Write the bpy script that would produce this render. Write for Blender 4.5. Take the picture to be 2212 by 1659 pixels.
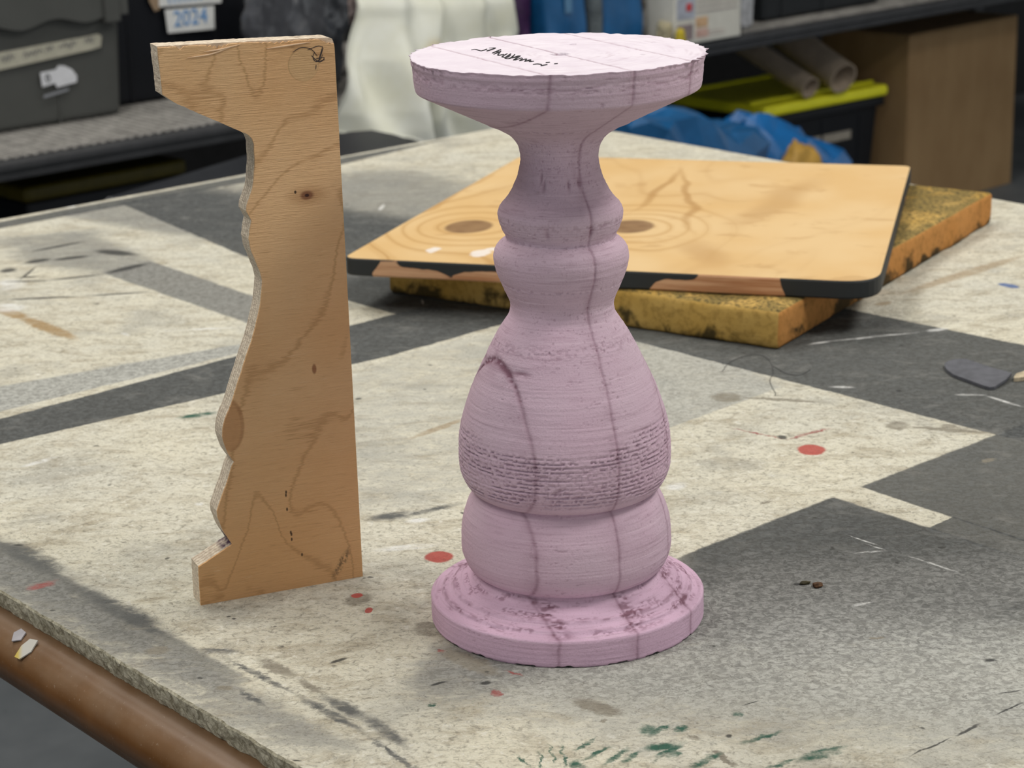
import bpy, bmesh, math, random
import numpy as np
from mathutils import Vector, Matrix, noise as mnoise

# ------------------------------------------------------------------ scene, camera, light
scene = bpy.context.scene
for o in list(bpy.data.objects):
    bpy.data.objects.remove(o, do_unlink=True)
COL = scene.collection
PI = math.pi
T = 0.86                                    # height of the work surface

cam_data = bpy.data.cameras.new('camera')
cam = bpy.data.objects.new('camera', cam_data)
COL.objects.link(cam)
cam_data.sensor_fit = 'HORIZONTAL'
cam_data.sensor_width = 36.0
cam_data.lens = 36.0 * 4700.0 / 2212.0
cam_data.clip_start = 0.02
right = Vector((0.99968856, -0.00717126, -0.02390305))
down = Vector((-0.02495562, -0.28727102, -0.95752419))
fwd = Vector((0.0, 0.95782249, -0.28736052))
rot = Matrix((right, -down, -fwd)).transposed().to_4x4()
cam.matrix_world = Matrix.Translation((-0.02704977, -1.09537287, 1.31884128)) @ rot
cam_data.dof.use_dof = True
cam_data.dof.focus_distance = 1.13
cam_data.dof.aperture_fstop = 20.0
scene.camera = cam

scene.view_settings.view_transform = 'Standard'
scene.view_settings.look = 'None'
scene.view_settings.gamma = 1.0
scene.view_settings.use_curve_mapping = False
scene.view_settings.exposure = 0.30

world = bpy.data.worlds.new('room_light')
scene.world = world
world.use_nodes = True
bg = world.node_tree.nodes['Background']
bg.inputs[0].default_value = (0.93, 0.97, 1.0, 1)
bg.inputs[1].default_value = 0.64

def area(name, loc, sx, sy, power, rz=0.0, col=(1.0, 0.97, 0.92)):
    l = bpy.data.lights.new(name, 'AREA')
    l.shape = 'RECTANGLE'
    l.size, l.size_y, l.energy, l.color = sx, sy, power, col
    o = bpy.data.objects.new(name, l)
    o.location = loc
    o.rotation_euler = (0, 0, rz)
    COL.objects.link(o)
# rows of ceiling troffers
for i, (x, y, p) in enumerate(((-1.5, -0.6, 27), (1.6, -0.3, 36), (-0.9, 1.4, 24), (2.0, 1.7, 30), (-1.5, 2.6, 16), (0.7, 3.2, 16))):
    area('ceiling_troffer', (x, y, 3.25), 1.25, 0.6, p, math.radians(44))

# ------------------------------------------------------------------ node helper
class G:
    def __init__(self, name):
        self.m = bpy.data.materials.new(name)
        self.m.use_nodes = True
        self.t = self.m.node_tree
        self.t.nodes.clear()
        self.out = self.t.nodes.new('ShaderNodeOutputMaterial')
        self.b = self.t.nodes.new('ShaderNodeBsdfPrincipled')
        self.t.links.new(self.b.outputs[0], self.out.inputs[0])
        self._obj = None
    def n(self, kind, **kw):
        nd = self.t.nodes.new(kind)
        for k, v in kw.items():
            setattr(nd, k, v)
        return nd
    def put(self, sock, v):
        if isinstance(v, bpy.types.NodeSocket):
            self.t.links.new(v, sock)
        elif v is not None:
            if sock.type == 'RGBA' and len(v) == 3:
                v = (*v, 1.0)
            sock.default_value = v
    def obj(self):
        if self._obj is None:
            self._obj = self.n('ShaderNodeTexCoord').outputs['Object']
        return self._obj
    def math(self, op, a, b=None, c=None, clamp=False):
        nd = self.n('ShaderNodeMath', operation=op, use_clamp=clamp)
        self.put(nd.inputs[0], a); self.put(nd.inputs[1], b)
        if c is not None:
            self.put(nd.inputs[2], c)
        return nd.outputs[0]
    def vm(self, op, a, b=None):
        nd = self.n('ShaderNodeVectorMath', operation=op)
        self.put(nd.inputs[0], a)
        if b is not None:
            if op == 'SCALE':
                self.put(nd.inputs['Scale'], b)
            else:
                self.put(nd.inputs[1], b)
        return nd.outputs['Value'] if op in ('DOT_PRODUCT', 'LENGTH', 'DISTANCE') else nd.outputs[0]
    def mul(self, v, s):
        return self.vm('MULTIPLY', v, s)
    def mix(self, f, a, b, mode='MIX'):
        nd = self.n('ShaderNodeMix', data_type='RGBA', blend_type=mode)
        self.put(nd.inputs[0], f); self.put(nd.inputs[6], a); self.put(nd.inputs[7], b)
        return nd.outputs[2]
    def noise(self, vec, scale, detail=4, rough=0.55, dist=0.0, kind='FBM', color=False):
        nd = self.n('ShaderNodeTexNoise', noise_type=kind)
        self.put(nd.inputs['Vector'], vec)
        nd.inputs['Scale'].default_value = scale
        nd.inputs['Detail'].default_value = detail
        nd.inputs['Roughness'].default_value = rough
        nd.inputs['Distortion'].default_value = dist
        return nd.outputs['Color' if color else 'Fac']
    def ss(self, v, lo, hi, a=0.0, b=1.0):
        nd = self.n('ShaderNodeMapRange', interpolation_type='SMOOTHSTEP')
        self.put(nd.inputs['Value'], v)
        for k, x in (('From Min', lo), ('From Max', hi), ('To Min', a), ('To Max', b)):
            nd.inputs[k].default_value = x
        return nd.outputs[0]
    def ramp(self, f, stops):
        nd = self.n('ShaderNodeValToRGB')
        cr = nd.color_ramp
        while len(cr.elements) < len(stops):
            cr.elements.new(0.5)
        for e, (p, c) in zip(cr.elements, stops):
            e.position = p
            e.color = (*c, 1) if len(c) == 3 else c
        self.put(nd.inputs[0], f)
        return nd.outputs[0]
    def sep(self, v):
        nd = self.n('ShaderNodeSeparateXYZ')
        self.put(nd.inputs[0], v)
        return nd.outputs
    def comb(self, x=0.0, y=0.0, z=0.0):
        nd = self.n('ShaderNodeCombineXYZ')
        for i, v in enumerate((x, y, z)):
            self.put(nd.inputs[i], v)
        return nd.outputs[0]
    def attr(self, name):
        return self.n('ShaderNodeAttribute', attribute_name=name).outputs['Fac']
    def ellipse(self, p, c, u, a, b, lo=1.15, hi=0.8):
        """1 inside an ellipse with centre c, long axis direction u (2-D or 3-D), half sizes a, b"""
        if len(c) == 2:
            c = (*c, 0.0); u1 = (u[0] / a, u[1] / a, 0.0); u2 = (-u[1] / b, u[0] / b, 0.0)
        else:
            u1, u2 = u
            u1 = tuple(k / a for k in u1); u2 = tuple(k / b for k in u2)
        q = self.vm('SUBTRACT', p, c)
        d = self.vm('LENGTH', self.comb(self.vm('DOT_PRODUCT', q, u1), self.vm('DOT_PRODUCT', q, u2)))
        return self.ss(d, hi, lo, 1.0, 0.0)
    def bump(self, h, strength=0.5, dist=0.001, prev=None):
        nd = self.n('ShaderNodeBump')
        nd.inputs['Strength'].default_value = strength
        nd.inputs['Distance'].default_value = dist
        self.put(nd.inputs['Height'], h)
        if prev is not None:
            self.put(nd.inputs['Normal'], prev)
        return nd.outputs[0]
    def done(self, col, rough=0.7, normal=None, spec=0.3, **kw):
        self.put(self.b.inputs['Base Color'], col)
        self.put(self.b.inputs['Roughness'], rough)
        self.put(self.b.inputs['Specular IOR Level'], spec)
        if normal is not None:
            self.put(self.b.inputs['Normal'], normal)
        for k, v in kw.items():
            self.put(self.b.inputs[k.replace('_', ' ')], v)
        return self.m

def plain(name, col, rough=0.6, var=0.12, scale=40.0, bump=0.0, spec=0.3, **kw):
    g = G(name)
    f = g.noise(g.obj(), scale, 5, 0.6)
    lo = tuple(max(0.0, c * (1 - var)) for c in col); hi = tuple(min(1.0, c * (1 + var)) for c in col)
    c = g.mix(g.ss(f, 0.3, 0.7), lo, hi)
    nrm = g.bump(g.noise(g.obj(), scale * 6, 3, 0.6), bump, 0.001) if bump else None
    return g.done(c, rough, nrm, spec, **kw)

# ------------------------------------------------------------------ object helpers
def empty(name, loc=(0, 0, 0), rz=0.0):
    o = bpy.data.objects.new(name, None)
    o.empty_display_size = 0.05
    COL.objects.link(o)
    o.location = loc
    o.rotation_euler = (0, 0, rz)
    return o
def tag(o, label=None, cat=None, group=None, kind=None):
    if label: o['label'] = label
    if cat: o['category'] = cat
    if group: o['group'] = group
    if kind: o['kind'] = kind
    return o
def link(name, me, mats, parent=None, loc=(0, 0, 0), rz=0.0, smooth=False):
    for m in (mats if isinstance(mats, (list, tuple)) else [mats]):
        me.materials.append(m)
    if smooth:
        me.polygons.foreach_set('use_smooth', [True] * len(me.polygons))
    o = bpy.data.objects.new(name, me)
    COL.objects.link(o)
    o.location = loc
    o.rotation_euler = (0, 0, rz)
    if parent is not None:
        o.parent = parent
    return o
def mesh_np(name, verts, faces):
    """faces: (n,4) or (n,3) int array"""
    verts = np.asarray(verts, dtype=np.float32); faces = np.asarray(faces, dtype=np.int32)
    me = bpy.data.meshes.new(name)
    k = faces.shape[1]
    me.vertices.add(len(verts)); me.vertices.foreach_set('co', verts.ravel())
    me.loops.add(faces.size); me.loops.foreach_set('vertex_index', faces.ravel())
    me.polygons.add(len(faces))
    me.polygons.foreach_set('loop_start', np.arange(0, faces.size, k, dtype=np.int32))
    me.update(calc_edges=True)
    return me
def from_bm(name, bm):
    bmesh.ops.recalc_face_normals(bm, faces=bm.faces)
    me = bpy.data.meshes.new(name)
    bm.to_mesh(me)
    bm.free()
    return me
def rbox(size, r, n=(2, 2, 2), rs=3, base=True, fn=None):
    """box with rounded edges; n = subdivisions of the flat parts, rs = rows in each rounding; fn warps a vertex"""
    h = [s / 2 for s in size]
    r = min(r, min(h) * 0.98)
    ax = []
    for k in range(3):
        a = [-h[k] + r * (1 - math.cos(i / rs * PI / 2)) for i in range(rs)]
        flat = np.linspace(-h[k] + r, h[k] - r, n[k] + 1)
        ax.append(np.array(a + list(flat) + [-v for v in reversed(a)]))
    verts, idx, faces = [], {}, []
    def vid(p):
        key = tuple(round(v, 7) for v in p)
        if key not in idx:
            idx[key] = len(verts)
            q = [max(-h[k] + r, min(h[k] - r, p[k])) for k in range(3)]
            d = Vector(p) - Vector(q)
            # map cube shell to rounded shell
            v = Vector(q) + (d.normalized() * r if d.length > 1e-9 else d)
            if base: v.z += h[2]
            if fn: v = Vector(fn(v))
            verts.append(v)
        return idx[key]
    for k in range(3):
        a, b = ax[(k + 1) % 3], ax[(k + 2) % 3]
        for s in (-1, 1):
            for i in range(len(a) - 1):
                for j in range(len(b) - 1):
                    def P(u, v):
                        p = [0, 0, 0]
                        p[k] = s * h[k]; p[(k + 1) % 3] = u; p[(k + 2) % 3] = v
                        return vid(p)
                    f = [P(a[i], b[j]), P(a[i + 1], b[j]), P(a[i + 1], b[j + 1]), P(a[i], b[j + 1])]
                    faces.append(f if s > 0 else f[::-1])
    me = bpy.data.meshes.new('rounded_box')
    me.from_pydata([tuple(v) for v in verts], [], faces)
    me.update()
    return me
def extrude_outline(pts, y0, y1):
    """outline given in x,z; thickness along y"""
    bm = bmesh.new()
    a = [bm.verts.new((x, y0, z)) for x, z in pts]
    b = [bm.verts.new((x, y1, z)) for x, z in pts]
    n = len(pts)
    from mathutils.geometry import tessellate_polygon
    for tri in tessellate_polygon([[Vector((x, z, 0)) for x, z in pts]]):
        try:
            bm.faces.new([a[k] for k in tri]); bm.faces.new([b[k] for k in tri[::-1]])
        except ValueError:
            pass
    for i in range(n):
        bm.faces.new((a[i], b[i], b[(i + 1) % n], a[(i + 1) % n]))
    return bm
def tube(points, r, seg=8, taper=None):
    pts = [Vector(p) for p in points]
    verts, faces = [], []
    for i, p in enumerate(pts):
        t = (pts[min(i + 1, len(pts) - 1)] - pts[max(i - 1, 0)]).normalized()
        up = Vector((0, 0, 1)) if abs(t.z) < 0.9 else Vector((1, 0, 0))
        u = t.cross(up).normalized(); v = u.cross(t)
        rr = r * (taper[i] if taper else 1)
        for k in range(seg):
            a = 2 * PI * k / seg
            verts.append(p + u * math.cos(a) * rr + v * math.sin(a) * rr)
    for i in range(len(pts) - 1):
        for k in range(seg):
            faces.append((i * seg + k, i * seg + (k + 1) % seg, (i + 1) * seg + (k + 1) % seg, (i + 1) * seg + k))
    faces.append(tuple(range(seg))[::-1]); faces.append(tuple(range((len(pts) - 1) * seg, len(pts) * seg)))
    me = bpy.data.meshes.new('tube')
    me.from_pydata([tuple(v) for v in verts], [], faces)
    me.update()
    return me
def smooth_path(pts, n=6):
    """Catmull-Rom through the given points"""
    P = [np.array(p, float) for p in pts]
    P = [2 * P[0] - P[1]] + P + [2 * P[-1] - P[-2]]
    out = []
    for i in range(1, len(P) - 2):
        for k in range(n):
            t = k / n
            out.append(0.5 * (2 * P[i] + (P[i + 1] - P[i - 1]) * t + (2 * P[i - 1] - 5 * P[i] + 4 * P[i + 1] - P[i + 2]) * t * t + (3 * P[i] - P[i - 1] - 3 * P[i + 1] + P[i + 2]) * t ** 3))
    out.append(P[-2])
    return out
def ribbons(paths, w, place, h=0.0002):
    """marker / pencil strokes: thin raised ribbons in a plane; place((u, v, lift)) -> 3-D point"""
    verts, faces = [], []
    for path in paths:
        q = smooth_path(path, 6)
        base = len(verts)
        for i, p in enumerate(q):
            t = q[min(i + 1, len(q) - 1)] - q[max(i - 1, 0)]
            t = t / max(np.linalg.norm(t), 1e-9)
            nn = np.array([-t[1], t[0]])
            ww = w * (0.55 + 0.45 * math.sin(PI * min(1, max(0, (i + 0.6) / len(q)))))
            for sgn, lift in ((1, 0), (1, h), (-1, h), (-1, 0)):
                verts.append(place((p[0] + sgn * nn[0] * ww / 2, p[1] + sgn * nn[1] * ww / 2, lift)))
        for i in range(len(q) - 1):
            for k in range(3):
                faces.append((base + i * 4 + k, base + i * 4 + k + 1, base + i * 4 + 5 + k, base + i * 4 + 4 + k))
    me = bpy.data.meshes.new('strokes')
    me.from_pydata([tuple(v) for v in verts], [], faces)
    me.update()
    return me
def text_mesh(body, size):
    c = bpy.data.curves.new('lettering', 'FONT')
    c.body = body; c.size = size; c.align_x = 'CENTER'; c.align_y = 'CENTER'; c.extrude = 0.0004
    o = bpy.data.objects.new('lettering_tmp', c)
    COL.objects.link(o)
    dg = bpy.context.evaluated_depsgraph_get()
    me = bpy.data.meshes.new_from_object(o.evaluated_get(dg))
    bpy.data.objects.remove(o, do_unlink=True)
    return me

# numpy value noise
_tab = np.random.RandomState(7).rand(4096).astype(np.float32)
def _h(ix, iy):
    return _tab[(ix * 374761 + iy * 668265 + (ix * iy) * 31) % 4096]
def vnoise(x, y, perx=None):
    x = np.asarray(x, dtype=np.float64); y = np.asarray(y, dtype=np.float64)
    x, y = np.broadcast_arrays(x, y)
    ix = np.floor(x).astype(np.int64); iy = np.floor(y).astype(np.int64)
    fx = x - ix; fy = y - iy
    fx = fx * fx * (3 - 2 * fx); fy = fy * fy * (3 - 2 * fy)
    x1 = ix + 1
    if perx:
        ix = ix % perx; x1 = x1 % perx
    a = _h(ix, iy); b = _h(x1, iy); c = _h(ix, iy + 1); d = _h(x1, iy + 1)
    return (a * (1 - fx) + b * fx) * (1 - fy) + (c * (1 - fx) + d * fx) * fy
def sstep(v, a, b):
    t = np.clip((v - a) / (b - a), 0, 1)
    return t * t * (3 - 2 * t)

# ------------------------------------------------------------------ the room
def slab(name, x0, x1, y0, y1, z0, z1, mat):
    bm = bmesh.new()
    bmesh.ops.create_cube(bm, size=1)
    for v in bm.verts:
        v.co = Vector(((x0 + x1) / 2 + v.co.x * (x1 - x0), (y0 + y1) / 2 + v.co.y * (y1 - y0), (z0 + z1) / 2 + v.co.z * (z1 - z0)))
    return link(name, from_bm(name, bm), mat)
g = G('concrete_floor')
f = g.noise(g.obj(), 3, 6, 0.65); f2 = g.noise(g.obj(), 45, 4, 0.6)
c = g.mix(g.ss(f, 0.3, 0.7), (0.085, 0.095, 0.102), (0.13, 0.14, 0.148))
c = g.mix(g.ss(f2, 0.68, 0.74), c, (0.03, 0.034, 0.036))
MF = g.done(c, 0.62, g.bump(f2, 0.2, 0.002))
tag(slab('floor', -12, 12, -6, 16, -0.1, 0, MF), kind='structure')
tag(slab('ceiling', -12, 12, -6, 16, 3.4, 3.5, plain('ceiling_paint', (0.55, 0.55, 0.53), 0.9)), kind='structure')

SH = math.radians(43.96)                     # direction of the shelving run
P0 = Vector((-0.934, 2.758, 0.0))
E1 = Vector((math.cos(SH), math.sin(SH), 0)); E2 = Vector((-math.sin(SH), math.cos(SH), 0))
def W(s, n, z=0.0):
    return P0 + E1 * s + E2 * n + Vector((0, 0, z))
bm = bmesh.new()
bmesh.ops.create_cube(bm, size=1)
for v in bm.verts:
    v.co = Vector((v.co.x * 18.0, v.co.y * 0.12, v.co.z * 3.4 + 1.7))
tag(link('wall_back', from_bm('wall_back', bm), plain('dark_wall', (0.018, 0.018, 0.019), 0.9), None, W(1.6, 1.05), SH), kind='structure')

# ------------------------------------------------------------------ work table and its painted fibreboard top
g = G('brown_varnish')
p = g.obj()
st = g.noise(p, 14, 4, 0.6, 0.4)
c = g.mix(g.ss(st, 0.3, 0.75), (0.125, 0.052, 0.014), (0.185, 0.082, 0.026))
dust = g.noise(p, 420, 3, 0.7)
soil = g.noise(p, 30, 5, 0.65)
up = g.sep(g.n('ShaderNodeNewGeometry').outputs['Normal'])[2]
c = g.mix(g.math('MULTIPLY', g.ss(soil, 0.25, 0.75, 0.55, 1.0), g.ss(up, 0.25, 0.85, 0.0, 0.7)), c, (0.205, 0.135, 0.08))
c = g.mix(g.ss(dust, 0.62, 0.75, 0, 0.35), c, (0.42, 0.34, 0.25))
M_BROWN = g.done(c, g.ss(soil, 0.3, 0.8, 0.36, 0.55), g.bump(dust, 0.06, 0.0006), 0.4)

corner_left = Vector((-0.884, 0.741)); corner_back = Vector((0.0221, 1.5665))
near = Vector((0.6348, -0.7727))
quad = [corner_left, corner_left + near * 2.44, corner_back + near * 2.44, corner_back]   # panel corners, plan view
R_NOSE = 0.019
tbl = empty('work_table', (0, 0, 0))
tag(tbl, 'brown varnished work table with rounded edge under the fibreboard', 'table')
ctr = sum(quad, Vector((0, 0))) / 4
bm = bmesh.new()
rings = []
for k in range(13):
    a = -PI / 2 + PI * k / 12
    off = R_NOSE * math.cos(a); z = T - 0.012 - R_NOSE + R_NOSE * math.sin(a)
    ring = []
    for i in range(4):
        pv, c0, nx = quad[i - 1], quad[i], quad[(i + 1) % 4]
        d1 = (c0 - pv).normalized(); d2 = (nx - c0).normalized()
        n1 = Vector((d1.y, -d1.x)); n2 = Vector((d2.y, -d2.x))
        if (c0 - ctr).dot(n1) < 0: n1, n2 = -n1, -n2
        q = c0 + (n1 + n2).normalized() * off * 1.41
        ring.append(bm.verts.new((q.x, q.y, z)))
    rings.append(ring)
for k in range(12):
    for i in range(4):
        bm.faces.new((rings[k][i], rings[k][(i + 1) % 4], rings[k + 1][(i + 1) % 4], rings[k + 1][i]))
bm.faces.new(rings[0]); bm.faces.new(rings[-1])
link('tabletop', from_bm('tabletop', bm), M_BROWN, tbl, smooth=True)
M_STEEL = plain('black_steel', (0.02, 0.02, 0.022), 0.5)
for c0 in quad:
    q = c0 + (ctr - c0).normalized() * 0.16
    o = link('leg', rbox((0.06, 0.06, T - 0.05), 0.006, (1, 1, 1), 2), M_STEEL, tbl, (q.x, q.y, 0), math.radians(41))

# paint on the panel, in metres from the foot of the baluster
POLYS = [
    ('greylight', 0.92, [(-0.6642, 0.4062, 0.006), (-0.2425, 0.5629, 0.004), (-0.2131, 0.5808, 0.002), (-0.2112, 0.5614, 0.002), (-0.5931, 0.2199, 0.004)]),
    ('greylight', 0.75, [(-0.0363, 0.1987, 0.003), (0.0827, 0.3214, 0.003), (0.1685, 0.406, 0.01), (0.1567, 0.4534, 0.002), (-0.0355, 0.6627, 0.01)]),
    ('greylight', 0.45, [(-0.2082, 0.3916, 0.003), (-0.1116, 0.5217, 0.003), (-0.0281, 0.5956, 0.002), (-0.0304, 0.2088, 0.012), (-0.1226, 0.1528, 0.01), (-0.1798, 0.1188, 0.05)]),
    ('greymid', 0.90, [(-0.3585, 0.86, 0.003), (-0.2232, 0.6859, 0.002), (-0.214, 0.5906, 0.003), (-0.3967, 0.8174, 0.012)]),
    ('greymid', 0.75, [(-0.4929, 1.0722, 0.02), (-0.3268, 0.9364, 0.05), (0.0084, 0.8991, 0.05), (-0.0247, 1.1643, 0.08), (-0.1273, 1.3012, 0.06), (-0.2961, 1.2359, 0.02)]),
    ('greymid', 0.70, [(-0.5286, 0.9689, 0.02), (-0.4411, 1.0061, 0.02), (-0.3507, 0.8592, 0.01), (-0.3912, 0.8099, 0.02), (-0.4765, 0.849, 0.03)]),
    ('dark', 0.96, [(-0.4914, 1.0765, 0.003), (-0.4363, 0.9972, 0.002), (-0.1628, 0.6892, 0.002), (-0.13, 0.6359, 0.002), (0.0506, 0.6851, 0.02), (0.0603, 0.8933, 0.05), (-0.1862, 1.0896, 0.06), (-0.333, 1.2077, 0.012)]),
    ('dark', 0.90, [(-0.584, 1.0119, 0.002), (-0.5386, 1.0557, 0.002), (-0.2138, 1.3429, 0.002), (-0.078, 1.4686, 0.004), (-0.211, 1.3013, 0.004), (-0.5291, 1.012, 0.004)]),
    ('dark', 0.97, [(-0.6158, 0.2026, 0.003), (-0.1271, 0.64, 0.001), (0.014, 0.7795, 0.001), (0.01, 0.6267, 0.002), (-0.1117, 0.5243, 0.001), (-0.1193, 0.5185, 0.001), (-0.2119, 0.4271, 0.002), (-0.5746, 0.1, 0.002)]),
    ('dark', 0.95, [(-0.0706, 0.9536, 0.002), (0.2553, 0.6176, 0.002), (0.541, 0.3223, 0.01), (0.4595, 0.1039, 0.002), (0.0793, 0.5305, 0.002), (-0.0668, 0.6954, 0.002)]),
    ('dark', 0.95, [(0.0592, 0.0716, 0.002), (0.1696, 0.1739, 0.002), (0.389, -0.0853, 0.01), (0.3814, -0.1057, 0.075), (0.0404, -0.0504, 0.02)]),
    ('dark', 0.90, [(0.1887, 0.1914, 0.002), (0.2955, 0.2889, 0.003), (0.6483, 0.6101, 0.01), (0.3932, -0.074, 0.002), (0.2352, 0.1311, 0.002)]),
    ('dark', 0.90, [(0.217, 0.1142, 0.001), (0.2365, 0.1334, 0.001), (0.3955, -0.0677, 0.01), (0.3861, -0.0931, 0.001)]),
    ('greylight', 0.85, [(-0.0732, -0.0434, 0.03), (0.0727, 0.0443, 0.06), (0.3938, -0.0723, 0.06), (0.338, -0.222, 0.08), (0.066, -0.1797, 0.09), (-0.077, -0.1423, 0.06)]),
    ('greymid', 0.80, [(0.042, -0.0262, 0.05), (0.0759, 0.08, 0.05), (0.2979, 0.0795, 0.02), (0.2719, -0.0219, 0.08), (0.0741, -0.0984, 0.09)]),
    ('dgrey', 0.86, [(-0.5127, 0.3468, 0.006), (-0.2119, -0.0139, 0.006), (-0.1592, -0.0789, 0.03), (-0.1771, -0.1053, 0.05), (-0.4629, 0.1806, 0.045)]),
    ('greymid', 0.72, [(-0.3729, 0.1659, 0.012), (-0.2121, -0.0214, 0.02), (-0.0825, -0.1715, 0.03), (-0.1499, -0.1678, 0.04), (-0.3524, 0.0799, 0.03)]),
    ('greymid', 0.72, [(-0.1032, -0.0709, 0.03), (-0.0691, -0.0129, 0.02), (-0.0571, 0.0188, 0.02), (0.0163, -0.049, 0.03), (-0.0369, -0.1135, 0.04), (-0.0935, -0.1234, 0.04)]),  # brown-grey stain beside the foot, with its contact shadow painted in
]
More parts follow.
